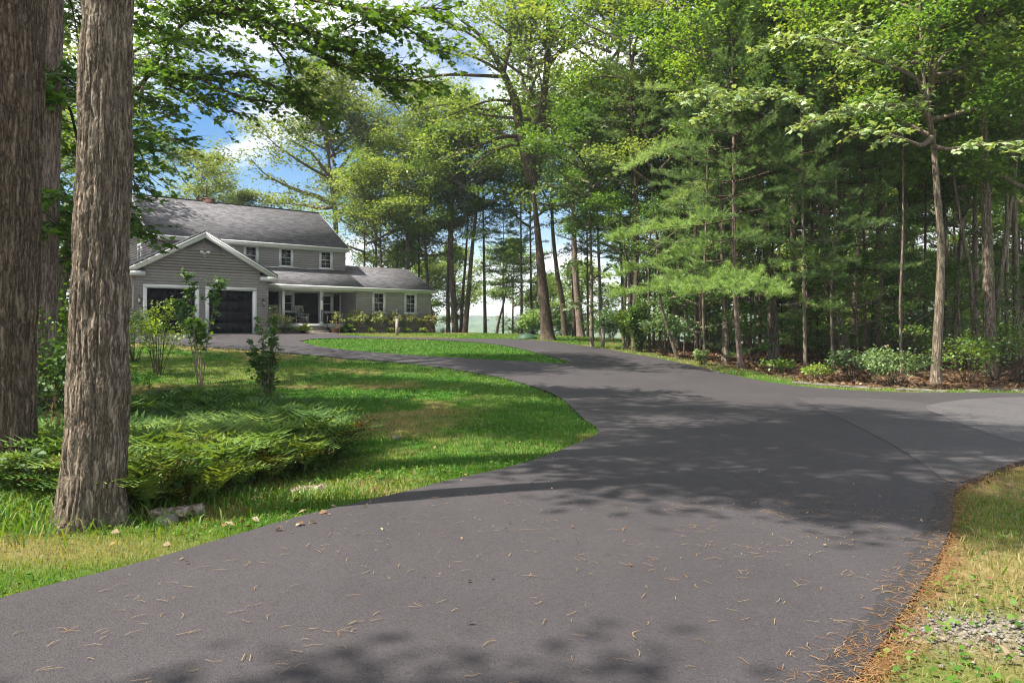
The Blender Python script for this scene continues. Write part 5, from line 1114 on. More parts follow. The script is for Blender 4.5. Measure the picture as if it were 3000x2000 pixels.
# the big forked oak on the lawn
OY = gpY(1604, 995)
OK_ = tree('oak_tree', [(1606, 996), (1598, 920), (1590, 840), (1581, 740), (1571, 640), (1562, 545), (1556, 500)], OY, 40, 'big forked oak standing at the edge of the drive in the middle of the view', top=10.2, bark='bark_dark', cz=[('c3', 10.5, 1.1), ('c1', 14.5, 1.)], seed=12)
def Lp(l, Y0, dY=0.): return [px(x, y, Y0+dY*i) for i, (x, y) in enumerate(l)]
ol = [(Lp([(1560, 530), (1540, 455), (1524, 383), (1512, 298), (1475, 214), (1441, 145), (1400, 95), (1350, 60)], OY, -.2), [.30, .26, .23, .2, .15, .11, .08, .04]), (Lp([(1564, 545), (1574, 500), (1584, 420), (1590, 325), (1604, 191), (1609, 0), (1612, -150)], OY, .1), [.24, .22, .2, .18, .16, .13, .08]),
      (Lp([(1522, 400), (1475, 398), (1399, 428), (1303, 463)], OY, -.8), [.10, .08, .05, .02]), (Lp([(1534, 425), (1487, 425), (1418, 459), (1380, 494)], OY, -.9), [.09, .07, .04, .02]), (Lp([(1483, 226), (1418, 222), (1303, 218), (1226, 230), (1161, 249)], OY, -.5), [.10, .08, .06, .04, .02]),
      (Lp([(1588, 380), (1650, 330), (1720, 300), (1790, 300)], OY, -.8), [.10, .07, .04, .02]), (Lp([(1604, 200), (1660, 120), (1720, 60), (1780, 20)], OY, -.6), [.10, .07, .04, .02]), (Lp([(1560, 470), (1620, 450), (1680, 470), (1740, 500)], OY, -1.0), [.09, .06, .04, .02]),
      (Lp([(1441, 145), (1380, 100), (1300, 60), (1200, 40)], OY, -.5), [.09, .06, .04, .02]), (Lp([(1475, 214), (1400, 170), (1300, 140), (1220, 120)], OY, -.7), [.09, .06, .04, .02]), (Lp([(1512, 298), (1430, 330), (1330, 300), (1240, 320)], OY, -.4), [.09, .06, .04, .02]),
      (Lp([(1475, 214), (1500, 100), (1490, 0), (1480, -90)], OY, .3), [.12, .1, .07, .04]), (Lp([(1512, 298), (1440, 290), (1360, 320), (1290, 350)], OY, -.9), [.08, .06, .04, .02])]
for l, r in ol: limb(l, [q*1.2 for q in r], OK_, M['bark_dark'], 10)
spray(rL, [l[1:] for l, r in ol], OK_, M['oak'], .20, side=(1.0, 2.2), step=.16, per=6, maple=False, tint0=.55, twigs=True)

# ------------------------------------------------------------------ woods on the right
def bough(rng, lines, parent, tint0=.62, side=(.5, 1.1), needle=.15, nn=24, name='foliage', wid=.011):
    o = np.array(parent.location); C = []; D = []; tb = MB()
    for pts in lines:
        P = np.array([tuple(p) for p in pts])-o; ln = np.linalg.norm(np.diff(P, axis=0), axis=1).sum(); n = max(4, int(ln/.13)); tb.tube(P, np.linspace(.03, .008, len(P)), 5, False)
        for i in range(n):
            q, d = on_line(P, .15+.85*(i+rng.random())/n); sd = (1 if i % 2 else -1)*rng.uniform(.5, 1.1); l = rng.uniform(*side)*(1.1-.6*i/n)
            dd = np.array([d[0]*math.cos(sd)-d[1]*math.sin(sd), d[0]*math.sin(sd)+d[1]*math.cos(sd), d[2]*.5+.12]); Q = walk_line(rng, q, dd, l, 3, .12, .06); tb.tube(Q, np.linspace(.008, .003, 4), 3, False)
            for t in np.arange(.2, 1.01, .10/l): q2, d2 = on_line(Q, min(1, t)); C.append(q2+rng.normal(0, .045, 3)); D.append(d2+(0, 0, .4)+rng.normal(0, .25, 3))
    C = np.array(C); D = unit(np.array(D)); me = leaf_mesh(name, [tufts(rng, C, D, needle, nn, tint0+.09*rng.normal(0, 1, len(C)), wid)]); me.materials.append(M['pine']); link(name, me, None, parent); tb.build('branches', M['twig'], parent)
WD = [  # foot px, line up, dia, kind, bark, label, crowns, top, (depth)
    ([(1838, 1010), (1846, 900), (1846, 816), (1828, 700), (1813, 605), (1800, 500)], 14, 'oak', 'bark_pale', 'pale leaning trunk at the left end of the woods above the dense dark bush', [('b4', 8, .9)], 17, gpY(1838, 1012)),
    ([(1828, 1022), (1826, 950), (1822, 850), (1815, 700)], 8, 'maple', 'bark_pale', 'thin pale sapling trunk right beside the dense dark bush', [('u1', 4.6, 1.0)], 9, gpY(1828, 1019)),
    ([(1858, 1015), (1862, 900), (1866, 700), (1862, 500), (1850, 330), (1846, 150)], 17, 'pine', 'bark_dark', 'brown trunk behind the dense dark bush, its top bare against the sky', [('p2', 9, .9)], 20, 36),
    ([(1990, 1056), (1965, 991), (1940, 915), (1929, 850), (1925, 780)], 12, 'maple', 'bark', 'small leaning tree with pale leaves, left part of the woods edge', [('u2', 4.0, .8)], 6.5, 31),
    ([(2041, 1049), (2040, 900), (2038, 700), (2030, 500), (2025, 300)], 13, 'pine', 'bark_dark', 'thin dark pine with low boughs in the left part of the woods', [('p2', 4.2, .9)], 16, 32),
    ([(2126, 1058), (2124, 900), (2118, 700), (2112, 450), (2096, 210), (2085, 60)], 21, 'pine', 'bark_pale', 'pale pine trunk with bare dead branches in the middle of the woods', [('p1', 6.2, .85)], 18, 31),
    ([(2170, 1083), (2160, 960), (2152, 860), (2150, 700), (2150, 500)], 17, 'pine', 'bark_red', 'brown pine at the woods edge carrying the long pale green low boughs', [('p2', 4.6, 1.0)], 15, 27.5),
    ([(2204, 1040), (2190, 980), (2172, 900), (2165, 820), (2160, 650)], 18, 'oak', 'bark_dark', 'dark leaning trunk behind the pine with the long pale boughs', [('b4', 8.5, .9)], 17, 35),
    ([(2226, 1040), (2226, 900), (2220, 700), (2216, 450)], 10, 'oak', 'bark_dark', 'thin black trunk left of the thick ridged trunk', [('b2', 8, .8)], 17, 36),
    ([(2268, 1052), (2262, 900), (2252, 780), (2234, 612), (2222, 500), (2216, 330), (2205, 130)], 33, 'pine', 'bark', 'thick ridged trunk in the middle of the woods, sunlit at its foot', [('p1', 7.5, 1.05)], 20, 32),
    ([(2325, 1000), (2326, 850), (2324, 700), (2320, 450), (2300, 160)], 25, 'pine', 'bark_red', 'faint reddish brown trunk right of the thick ridged trunk', [('p1', 9, .95)], 21, 44),
    ([(2360, 1085), (2357, 960), (2354, 800), (2351, 600), (2348, 400)], 12, 'pine', 'bark_pale', 'pale thin pine with leafless side twigs at the woods edge', [('p2', 3.2, .85)], 13, 27),
    ([(2480, 1050), (2452, 950), (2425, 820), (2415, 650), (2403, 450), (2385, 250), (2375, 100)], 42, 'pine', 'bark', 'thickest trunk of the woods, leaning left, seen above the pale leaved shrubs', [('p1', 8, 1.15)], 21, 32.5),
    ([(2534, 1072), (2534, 900), (2530, 650), (2524, 400)], 12, 'pine', 'bark_dark', 'dark thin pine between the thickest trunk and the ridged brown one', [('p2', 3.6, 1.)], 15, 28.5),
    ([(2566, 1058), (2568, 920), (2575, 760), (2582, 600), (2588, 400)], 32, 'oak', 'bark_dark', 'brown ridged trunk right of the thickest trunk, behind the pale shrub', [('p1', 8, .9), ('b2', 12, .8)], 20, 32),
    ([(2632, 1010), (2634, 850), (2636, 650), (2645, 400), (2670, 250)], 18, 'oak', 'bark_red', 'reddish trunk half hidden behind green boughs, centre right of the woods', [('b4', 8, .9)], 18, 40),
    ([(2636, 1020), (2640, 700), (2645, 430), (2660, 250), (2684, 80)], 30, 'oak', 'bark', 'grey smooth trunk leaning right high above the sunlit maple sprays', [('b3', 11, .9)], 20, 36),
    ([(2708, 1030), (2710, 800), (2712, 600), (2716, 400)], 10, 'oak', 'bark_dark', 'thin black trunk just left of the curved brown tree', [('b4', 7.5, .8)], 16, 36),
    ([(2741, 1117), (2746, 1000), (2753, 880), (2758, 740), (2757, 680), (2750, 620), (2742, 520), (2734, 400), (2724, 330), (2708, 260), (2700, 170), (2695, 60)], 29, 'maple', 'bark', 'curved brown tree standing nearest the road at the right of the woods', [('b2', 7.5, .8)], 15, 23),
    ([(2772, 1030), (2770, 850), (2766, 600)], 14, 'oak', 'bark_dark', 'dark straight trunk just right of the curved brown tree', [('b1', 8, .85)], 18, 37),
    ([(2815, 1035), (2806, 900), (2812, 740), (2826, 600)], 9, 'maple', 'bark_pale', 'thin pale trunk right of the curved brown tree', [('u1', 5.5, 1.2)], 11, 34),
    ([(2853, 1050), (2850, 900), (2842, 780), (2820, 700), (2800, 560), (2780, 440)], 14, 'maple', 'bark', 'bent grey trunk arching to the left near the right edge', [('b4', 7, .8)], 13, 30),
    ([(2860, 1020), (2858, 850), (2856, 650)], 20, 'oak', 'bark_red', 'brown trunk left of the tall ridged trunk near the right edge', [('b1', 8, .9)], 19, 38),
    ([(2900, 1100), (2898, 900), (2892, 700), (2886, 500), (2880, 300), (2876, 60)], 37, 'oak', 'bark_big', 'tall ridged trunk near the right edge of the picture', [('b3', 9, 1.0)], 19, 25),
    ([(2912, 1040), (2922, 880), (2938, 760), (2953, 656), (2976, 500), (2985, 380)], 17, 'oak', 'bark_pale', 'broken weathered trunk leaning right behind the tall ridged trunk', [('b4', 8.5, .7)], 14, 31),
    ([(2948, 1060), (2949, 900), (2950, 700)], 13, 'oak', 'bark_pale', 'pale slim trunk near the right edge', [('b2', 7, .8)], 16, 31),
    ([(2978, 1040), (2976, 850), (2972, 600), (2980, 300)], 20, 'oak', 'bark', 'grey trunk at the right edge of the picture', [('b1', 8, .85)], 18, 34),
    ([(3040, 1090), (3030, 800), (3010, 500), (2990, 250)], 22, 'maple', 'bark', 'tree just outside the right edge of the picture', [('b2', 6, .9)], 15, 24)]
wood = {}
for (pts, dia, kd, bk, lb, cz, top, Yd) in WD:
    if Yd > 29 and top > 12: cz = list(cz)+[(('c1', 'c2', 'c3')[int(pts[0][0]) % 3], 12.5, .9)]; top = 21
    wood[pts[0][0]] = T(kd+'_tree', pts, Yd, dia, lb, top=top, cz=cz, bark=bk, seed=int(pts[0][0]))
rp = np.random.default_rng(31)
bough(rp, [P3(l) for l in [[(2160, 800, 27.5), (2100, 815, 26.5), (2010, 835, 25.8), (1920, 850, 25.3)], [(2160, 815, 27.5), (2120, 830, 25.6), (2060, 850, 24.6), (2000, 860, 24.2)], [(2165, 820, 27.5), (2200, 835, 26), (2240, 855, 25), (2285, 865, 24.5)], [(2160, 790, 27.5), (2190, 820, 25.4), (2150, 860, 24.2)],
                           [(2155, 640, 27.5), (2060, 660, 27), (1960, 665, 26.5), (1860, 690, 26), (1800, 700, 25.8)], [(2155, 700, 27.5), (2040, 740, 27), (1930, 770, 26.5), (1800, 810, 26)], [(2155, 760, 27.5), (2000, 800, 27.6), (1900, 850, 27.4), (1800, 870, 27.2)]]], wood[2170], .84, side=(.7, 1.3), needle=.17, nn=30, wid=.014)
bough(rp, [P3(l) for l in [[(2125, 640, 31), (2150, 660, 29), (2220, 690, 28)], [(2112, 520, 31), (2040, 560, 29.5), (1960, 600, 28.5)], [(2110, 420, 31), (2000, 420, 29.5), (1900, 460, 28.5), (1830, 500, 28)], [(2100, 300, 31), (2180, 340, 30), (2000, 260, 29), (1890, 260, 28)]]], wood[2126], .75)
bough(rp, [P3(l) for l in [[(2360, 780, 27), (2330, 770, 26.3), (2290, 780, 26)], [(2360, 760, 27), (2400, 775, 26.3), (2440, 790, 26)], [(2356, 620, 27), (2300, 640, 26.3)], [(2356, 880, 27), (2400, 900, 26), (2440, 905, 25.5)]]], wood[2360], .85)
for l in [[(2120, 760), (2060, 770), (1990, 740), (1930, 770)], [(2122, 700), (2070, 640), (2000, 660), (1900, 740)], [(2115, 560), (2080, 520), (2040, 530), (1960, 570)], [(2118, 620), (2190, 600), (2230, 570)], [(2112, 480), (2160, 500), (2230, 530)], [(2120, 540), (2080, 560), (2020, 590)], [(2128, 700), (2170, 720), (2220, 640)]]:
    limb(Lp(l, 31, -.35), [.035, .025, .018, .008], wood[2126], M['twig_pale'], 5)
for l in [[(2360, 880), (2330, 890), (2290, 895)], [(2362, 880), (2390, 860), (2420, 890)], [(2358, 990), (2340, 980), (2330, 960)], [(2360, 700), (2330, 660)]]: limb(Lp(l, 27, -.2), [.015, .010, .004], wood[2360], M['twig_pale'], 4)
# the curved maple's limbs and the sprays before the woods, their sunlight put into a paler leaf colour
CM = wood[2741]
cl_ = [P3(l) for l in [[(2736, 400, 23), (2712, 330, 22.6), (2696, 307, 22), (2615, 307, 21), (2514, 311, 20.3), (2413, 347, 19.8), (2349, 363, 19.5)], [(2720, 320, 23), (2696, 232, 22.4), (2615, 194, 21.6), (2535, 170, 21), (2474, 129, 20.5), (2393, 109, 20.2), (2312, 113, 20), (2232, 141, 19.8)],
                       [(2735, 430, 23), (2780, 440, 21), (2850, 425, 20), (2930, 420, 19), (3010, 435, 18.5)], [(2734, 400, 23), (2700, 430, 21), (2656, 410, 20), (2575, 384, 19.5), (2520, 380, 19.3)], [(2716, 290, 23), (2735, 200, 22.8), (2790, 130, 22.4), (2870, 110, 22), (2960, 60, 21.5)], [(2700, 170, 23), (2640, 120, 22), (2560, 90, 21.4), (2480, 60, 21)]]]
for l in cl_: limb(l, [.09, .07, .05, .035, .022, .012, .006], CM, M['bark'], 6)
spray(rp, [l[2:] for l in cl_], CM, M['pale'], .19, side=(.5, 1.1), step=.06, per=7, tint0=.72, tvar=.16)
lm2 = [P3(l) for l in [[(2183, 290, 26), (2110, 270, 23), (2050, 275, 21.5), (2000, 290, 21)], [(2183, 280, 26), (2240, 270, 24), (2300, 280, 23), (2345, 305, 22.5)], [(2216, 300, 26), (2100, 320, 23.5), (2060, 350, 22.5)]]]
for l in lm2: limb(l, [.04, .03, .015, .006], wood[2268], M['bark'], 5)
spray(rp, lm2, wood[2268], M['pale'], .19, side=(.5, 1.0), step=.06, per=7, tint0=.68, tvar=.16)
for (x_, Yd, kk, z_, s_, top_, lb) in [(1905, gpY(1905, 1030), 'c3', 7.6, .72, 14, 'slim tree with yellow green crown over the left part of the woods'), (2440, 27.5, 'c2', 8.2, .8, 15, 'slim tree with yellow green crown above the light green shrub'), (2642, 25.5, 'c3', 8.0, .75, 14, 'slim tree left of the curved brown tree, yellow green crown'), (2065, 28.5, 'c2', 8.6, .72, 14, 'slim tree with yellow green crown beside the thin dark pine')]:
    gy_ = HZ-(gz((x_-1500)/FPX*Yd, Yd)-CAMZ)*FPX/Yd; T('maple_tree', [(x_, gy_), (x_-6, gy_-200), (x_+4, gy_-420)], Yd, 9, lb, cz=[(kk, z_, s_)], top=top_, bark='bark', seed=int(x_))
ru = np.random.default_rng(66)
for k in range(19):
    x_ = ru.uniform(1880, 3080); Yd = ru.uniform(25.5, 46); gy_ = HZ-(gz((x_-1500)/FPX*Yd, Yd)-CAMZ)*FPX/Yd; s_ = ru.uniform(.7, 1.05)
    T('young_tree', [(x_, gy_), (x_+ru.normal(0, 8), gy_-120)], Yd, .07*FPX/Yd, 'young leafy tree in the understorey of the right hand woods', group='young trees in the understorey', cz=[(('u1', 'u2')[k % 2], ru.uniform(.6, 2.6), s_)], top=5, bark='bark', seed=700+k)
# yellow green maple boughs right of the oak
YM = tree('maple_tree', [(1735, 990), (1733, 800), (1728, 600), (1720, 480)], 38, 12, 'slim maple with bright yellow green leaves between the big oak and the woods', top=13, cz=[('b4', 6.2, .8)], seed=91)
yl = [Lp(l, 38, -.9) for l in [[(1728, 600), (1680, 560), (1620, 540), (1560, 560)], [(1724, 520), (1780, 440), (1840, 410), (1900, 420)], [(1724, 500), (1680, 430), (1620, 420), (1580, 400)], [(1730, 680), (1690, 640), (1640, 640)], [(1728, 560), (1780, 520), (1820, 530), (1870, 560)], [(1722, 460), (1740, 380), (1790, 350), (1850, 360)], [(1733, 780), (1690, 760), (1650, 790)], [(1733, 820), (1780, 790), (1820, 760)], [(1735, 900), (1700, 880), (1660, 900)]]]
for l in yl: limb(l, [.05, .035, .02, .01], YM, M['twig'], 5)
spray(rp, yl, YM, M['gold'], .20, side=(.7, 1.5), step=.12, per=6, tint0=.22, tvar=.14)
# slender trees filling the depth of the woods
rf = np.random.default_rng(55); nfill = 0
kinds = [('c2', 6.5, .95), ('p2', 4.5, .95), ('c1', 6.5, .95), ('b4', 4, .85), ('c3', 7, .95), ('p1', 6, .85), ('c2', 5, .8)]
for k in range(50):
    x_ = rf.uniform(1790, 3150); Yf = rf.uniform(38, 62); dx = rf.normal(0, 25); kk, z_, s_ = kinds[k % 7]
    gy_ = HZ-(gz((x_-1500)/FPX*Yf, Yf)-CAMZ)*FPX/Yf
    T('forest_tree', [(x_, gy_), (x_+dx*.3, gy_-180), (x_+dx, gy_-420)], Yf, rf.uniform(.14, .36)*FPX/Yf, 'slender tree among many deep in the right hand woods', group='slender trees deep in the woods', cz=[(kk, z_+rf.uniform(0, 3), s_)], top=rf.uniform(16, 20), bark=['bark_dark', 'bark', 'bark_red'][k % 3], seed=900+k)
for k in range(16):
    x_ = rf.uniform(1560, 3100); Yf = rf.uniform(64, 80); T('far_tree', [(x_, 1000), (x_+5, 700)], Yf, 10, 'leafy tree on the slope beyond the woods', group='trees on the slope beyond the woods', cz=[('far', rf.uniform(4, 8), 1.2)], top=rf.uniform(16, 20), bark='bark_dark', seed=1200+k)

for k, (x_, Yf, z_, s_) in enumerate([(1185, 72, 4.5, 1.0), (1250, 78, 6.5, .9), (1330, 82, 9.5, .9), (1500, 74, 7.5, .8), (1610, 80, 5.0, 1.), (1700, 72, 4, .9)]):
    T('far_tree', [(x_, 1000), (x_+5, 700)], Yf, 9, 'leafy tree on the slope beyond the crest, right of the house', group='trees on the slope beyond the crest', cz=[('far', z_, s_)], top=z_+8*s_, bark='bark_dark', seed=1300+k)
for k, (x_, Yf, z_, s_) in enumerate([(1297, 66, -.6, .6), (1345, 75, -1.6, .8), (1478, 78, -1.5, .6), (1545, 64, -.6, .8), (1440, 92, -6, .9), (1385, 98, -8, 1.)]):
    p_ = at_depth(x_, Yf) if False else ((x_-1500)/FPX*Yf, Yf, gz((x_-1500)/FPX*Yf, Yf)); o = empty('slope_bush', p_, 0, 'young leafy tree low on the slope seen between the dark trunks', 'tree', 'low young trees on the slope'); h_ = CAMZ+1.8+z_-p_[2]
    trunk_mesh([(0, 0, -.2), (0, 0, max(1.5, h_-1))], [.08, .04], 7, M['bark_dark'], o, k)
    for n_, me in (('branches', K['u2'].br), ('foliage', K['u2'].lf)): c_o = link(n_, me, None, o, (0, 0, max(.3, h_-3.4))); c_o.scale = (1.15*s_,)*3; c_o.rotation_euler = (0, 0, k*1.1)
# ------------------------------------------------------------------ understorey and bushes
def bush(name, loc, stems, hgt, rad, leafn, lsize, mat, label, cat='bush', group=None, seed=0, tint0=.5, lo=.3, stemr=.010, stemmat='twig', maple=False, shell=.45, tilt=.5, flatten=1., tvar=.13, droop=0.):
    rng = np.random.default_rng(seed); o = empty(name, loc, 0, label, cat, group); tb = MB(); C = []
    for i in range(stems):
        a = rng.random()*6.28; rr = rad*math.sqrt(rng.random()); hh = hgt*(1-.35*(rr/rad)**2)*rng.uniform(.75, 1.05); e = np.array([math.cos(a)*rr, math.sin(a)*rr*flatten, hh])
        s0 = np.array([math.cos(a), math.sin(a), 0])*min(.12, rad*.25)*rng.random(); m1 = s0*.6+e*.4+np.array([0, 0, hh*.10]); tb.tube(np.array([s0-(0, 0, .08), m1, s0*.2+e*.8, e]), [stemr, stemr*.8, stemr*.5, stemr*.25], 4, False)
        for j in range(leafn):
            t = lo+(1-lo)*rng.random()**shell; p = (s0*(1-t)+e*t)+np.array([0, 0, .1*hh*t*(1-t)*4]); C.append(p+rng.normal(0, 1, 3)*np.array([.13, .13, .07])*rad)
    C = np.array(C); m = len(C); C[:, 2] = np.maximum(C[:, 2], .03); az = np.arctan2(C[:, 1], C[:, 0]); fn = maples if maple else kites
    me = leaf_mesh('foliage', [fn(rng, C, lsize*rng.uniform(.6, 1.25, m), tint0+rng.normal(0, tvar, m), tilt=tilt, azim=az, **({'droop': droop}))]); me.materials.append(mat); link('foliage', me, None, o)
    tb.build('stems', M[stemmat], o); return o
def gloc(x, y): X, Y = ground_px(x, y); return (X, Y, gz(X, Y))
def at_depth(x, Y): X = (x-1500)/FPX*Y; return (X, Y, gz(X, Y))
bush('sapling', gloc(590, 1128), 5, 3.25, .8, 120, .13, M['shrub'], 'tall thin stemmed sapling with dark drooping leaves before the garage doors', 'sapling', seed=4, tint0=.3, lo=.42, stemr=.018, droop=.5, stemmat='twig_pale', maple=True, shell=.6)
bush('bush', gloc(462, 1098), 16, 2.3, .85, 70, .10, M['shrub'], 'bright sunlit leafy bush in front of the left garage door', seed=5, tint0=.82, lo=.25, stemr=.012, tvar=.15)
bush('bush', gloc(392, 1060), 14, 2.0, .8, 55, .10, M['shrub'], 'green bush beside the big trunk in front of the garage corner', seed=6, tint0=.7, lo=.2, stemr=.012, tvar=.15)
bush('sapling', gloc(788, 1178), 13, 2.1, .42, 44, .12, M['shrub'], 'dark narrow leafy sapling alone on the left lawn', 'sapling', seed=7, tint0=.42, lo=.06, stemr=.016, maple=True, shell=.9, stemmat='twig_pale')
bush('sapling', gloc(900-0, 1500) if False else gloc(905-0, 1180), 3, .01, .01, 1, .01, M['shrub'], '', seed=7) if False else None
bush('sapling', gloc(435, 1190), 3, 1.0, .3, 14, .10, M['shrub'], 'tiny thin sapling behind the ferns near the sunlit lawn strip', 'sapling', seed=8, tint0=.4, lo=.4, stemr=.006)
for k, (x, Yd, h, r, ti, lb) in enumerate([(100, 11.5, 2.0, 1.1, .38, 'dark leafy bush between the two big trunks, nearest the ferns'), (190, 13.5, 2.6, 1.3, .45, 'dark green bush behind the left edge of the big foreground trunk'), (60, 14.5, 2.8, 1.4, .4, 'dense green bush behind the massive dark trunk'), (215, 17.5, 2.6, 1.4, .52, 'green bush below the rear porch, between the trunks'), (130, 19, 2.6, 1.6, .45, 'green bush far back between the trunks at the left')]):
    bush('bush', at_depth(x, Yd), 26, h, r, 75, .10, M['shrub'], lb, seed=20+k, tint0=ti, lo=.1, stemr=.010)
bush('weed', at_depth(62, 7.1), 5, .55, .22, 12, .10, M['pale'], 'pale broad leaved weed at the foot of the massive left trunk', 'plant', seed=30, tint0=.35, lo=.5, stemr=.004, tilt=.3)
# grass plumes
o = empty('grass_plume', at_depth(168, 8.3), 0, 'tan seed plumes of tall grass left of the big foreground trunk', 'grass plume'); mb = MB(); rq = np.random.default_rng(6)
for k in range(6):
    e = np.array([rq.normal(0, .12), rq.normal(0, .1), rq.uniform(.75, 1.15)]); mb.tube(np.array([[rq.normal(0, .03), 0, -.05], e*.5+(0, 0, .05), e]), .003, 3, False, .9)
mb.build('stalk', M['needle'], o); mb = MB(); rq = np.random.default_rng(6)
for k in range(6):
    e = np.array([rq.normal(0, .12), rq.normal(0, .1), rq.uniform(.75, 1.15)]); rq.normal(0, .03)
    for j in range(26): q = e*(1-.22*rq.random()); mb.add([q, q+(.012, 0, .02), q+rq.normal(0, .02, 3)+(0, 0, .035)], [(0, 1, 2)], .95)
mb.build('seed_head', M['needle'], o)
# porch planting
def hloc(x, b, z=None): a = hpix(x, b); X, Y = hw(a, b); return (X, Y, gz(X, Y) if z is None else z)
HB = dict(stemmat='twig_pale')
bush('hydrangea', hloc(818, .35), 26, 1.35, .95, 34, .10, M['hydr'], 'wide twiggy bush with yellowish top leaves between garage and porch steps', 'bush', seed=40, tint0=.55, lo=.6, stemr=.010, tvar=.28, **HB)
bush('yew_bush', hloc(842, .0), 24, .8, .6, 60, .055, M['shrub'], 'low dark green needle bush at the foot of the twiggy bush by the porch', 'bush', seed=41, tint0=.45, lo=.1, stemr=.006)
bush('hydrangea', hloc(987, .55), 14, 1.35, .48, 26, .11, M['hydr'], 'round hydrangea with bare stems growing right of the porch steps', 'bush', seed=42, tint0=.6, lo=.72, stemr=.012, tvar=.22, **HB)
for k, (x, lb) in enumerate([(1043, 'leftmost hydrangea of the row, in front of the wing corner'), (1100, 'hydrangea below the left window of the wing'), (1150, 'hydrangea left of the lawn lamp post'), (1203, 'hydrangea below the right window of the wing'), (1252, 'rightmost hydrangea of the row, at the end of the wing')]):
    bush('hydrangea', hloc(x, .95), 34, 1.45-.03*k, .62, 46, .11, M['hydr'], lb, 'bush', 'hydrangeas along the wing', seed=43+k, tint0=.5, lo=.55, stemr=.012, tvar=.24, **HB)
def hosta(x, b, r, ti, lb, seed):
    rng = np.random.default_rng(seed); n = 60; a = rng.random(n)*6.28; q = rng.random(n); C = np.stack([np.cos(a)*r*q*.45, np.sin(a)*r*q*.45, .05+.28*r/.4*(1-q*.6)], -1); o = empty('hosta', hloc(x, b), 0, lb, 'plant', 'hostas by the house')
    me = leaf_mesh('foliage', [kites(rng, C, r*.62*rng.uniform(.7, 1.1, n), ti+rng.normal(0, .14, n), tilt=.25, ratio=.75, droop=-.15, azim=a)]); me.materials.append(M['hosta']); link('foliage', me, None, o)
    s = MB()
    for k in range(14): s.tube(np.array([(0, 0, -.04), tuple(C[k]*(.5, .5, .7)), tuple(C[k])]), .006, 3, False)
    s.build('stems', M['hosta'], o)
hosta(893, -.25, .55, .8, 'yellow green hosta left of the porch steps', 1); hosta(868, -.1, .35, .6, 'small hosta between the low needle bush and the yellow green hosta', 2); hosta(1021, .75, .62, .55, 'large hosta in front of the deck right of the round hydrangea', 3)
for k, (x, lb) in enumerate([(1085, 'small hosta under the left window of the wing'), (1140, 'hosta just left of the lawn lamp post'), (1190, 'hosta right of the lawn lamp post'), (1240, 'small hosta at the right end of the wing')]): hosta(x, .35, .36, .72, lb, 5+k)
m_ = MB(); m_.lathe([(.001, .02), (.16, .02), (.27, .30), (.30, .32), (.27, .34), (.22, .28), (.001, .27)], 18); o = m_.build('planter', M['wicker'], None, True); l_ = hloc(982, .12); o.location = l_; tag(o, 'round brown bowl shaped planter under the round hydrangea', 'planter')
# the woods' edge
def ubush(x, y, *a, **k): return bush('bush', gloc(x, y), *a, **k)
bush('dense_bush', gloc(1874, 1031), 60, 2.6, .62, 120, .11, M['shrub'], 'dense dark green bush at the left end of the woods, right of the lamp post', 'bush', seed=60, tint0=.42, lo=.02, tvar=.2)
bush('dense_bush', gloc(1836, 1022), 30, 2.2, .5, 50, .12, M['shrub'], 'lighter leafy bush next to the right hand lamp post', 'bush', seed=61, tint0=.68, lo=.1, tvar=.16)
bush('shrub', gloc(1950, 1044), 26, 2.2, 1.0, 40, .15, M['pale'], 'pale leaved young shrub left of centre at the woods edge', 'bush', seed=62, tint0=.3, lo=.55, maple=False)
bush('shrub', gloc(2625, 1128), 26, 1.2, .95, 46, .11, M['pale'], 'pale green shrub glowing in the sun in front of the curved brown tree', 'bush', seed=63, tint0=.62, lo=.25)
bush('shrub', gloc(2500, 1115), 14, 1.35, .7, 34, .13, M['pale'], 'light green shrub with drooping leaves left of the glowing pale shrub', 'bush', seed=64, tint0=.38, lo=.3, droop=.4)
bush('shrub', gloc(2395, 1112), 14, .5, .55, 30, .09, M['shrub'], 'low green seedlings at the woods edge near the first edging stones', 'bush', seed=65, tint0=.7)
for k, (x, y, h, r, ti, mt, lb) in enumerate([(2830, 1118, 1.2, 1.1, .55, 'shrub', 'green undergrowth right of the curved brown tree'), (2920, 1112, 1.5, 1.2, .5, 'shrub', 'green undergrowth at the foot of the tall ridged trunk'), (2990, 1118, 1.7, 1.2, .6, 'shrub', 'green undergrowth at the right edge of the picture'), (2780, 1085, 1.3, .9, .62, 'shrub', 'light leaved seedling just behind the curved brown tree'),
                                           (2880, 1075, 2.2, 1.2, .6, 'shrub', 'tall leafy shrub behind the undergrowth near the right edge'), (2960, 1070, 2.4, 1.3, .66, 'pale', 'pale leafy shrub near the right edge, behind the undergrowth'), (2700, 1078, 1.4, 1.0, .35, 'pale', 'pale seedling behind the glowing pale shrub'), (2600, 1060, 1.6, 1.2, .55, 'shrub', 'green shrub at the foot of the brown ridged trunk'),
                                           (2440, 1045, 1.8, 1.4, .5, 'shrub', 'green shrub left of the thickest trunk'), (2330, 1050, 1.6, 1.3, .48, 'shrub', 'green shrub right of the thick ridged trunk'), (2150, 1025, 2.0, 1.5, .45, 'shrub', 'green shrub behind the pine with the long boughs'), (2060, 1068, .5, .4, .7, 'pale', 'tiny pale seedling at the edge of the drive below the woods'),
                                           (2270, 1090, .4, .6, .6, 'shrub', 'low weeds at the edge of the woods in front of the thick ridged trunk'), (2660, 1040, 2.2, 1.5, .5, 'shrub', 'dark shrub in the shade left of the curved brown tree')]):
    ubush(x, y, int(10+9*r), h*1.15, r*1.1, 24, .12, M[mt], lb, seed=70+k, tint0=ti, lo=.15)
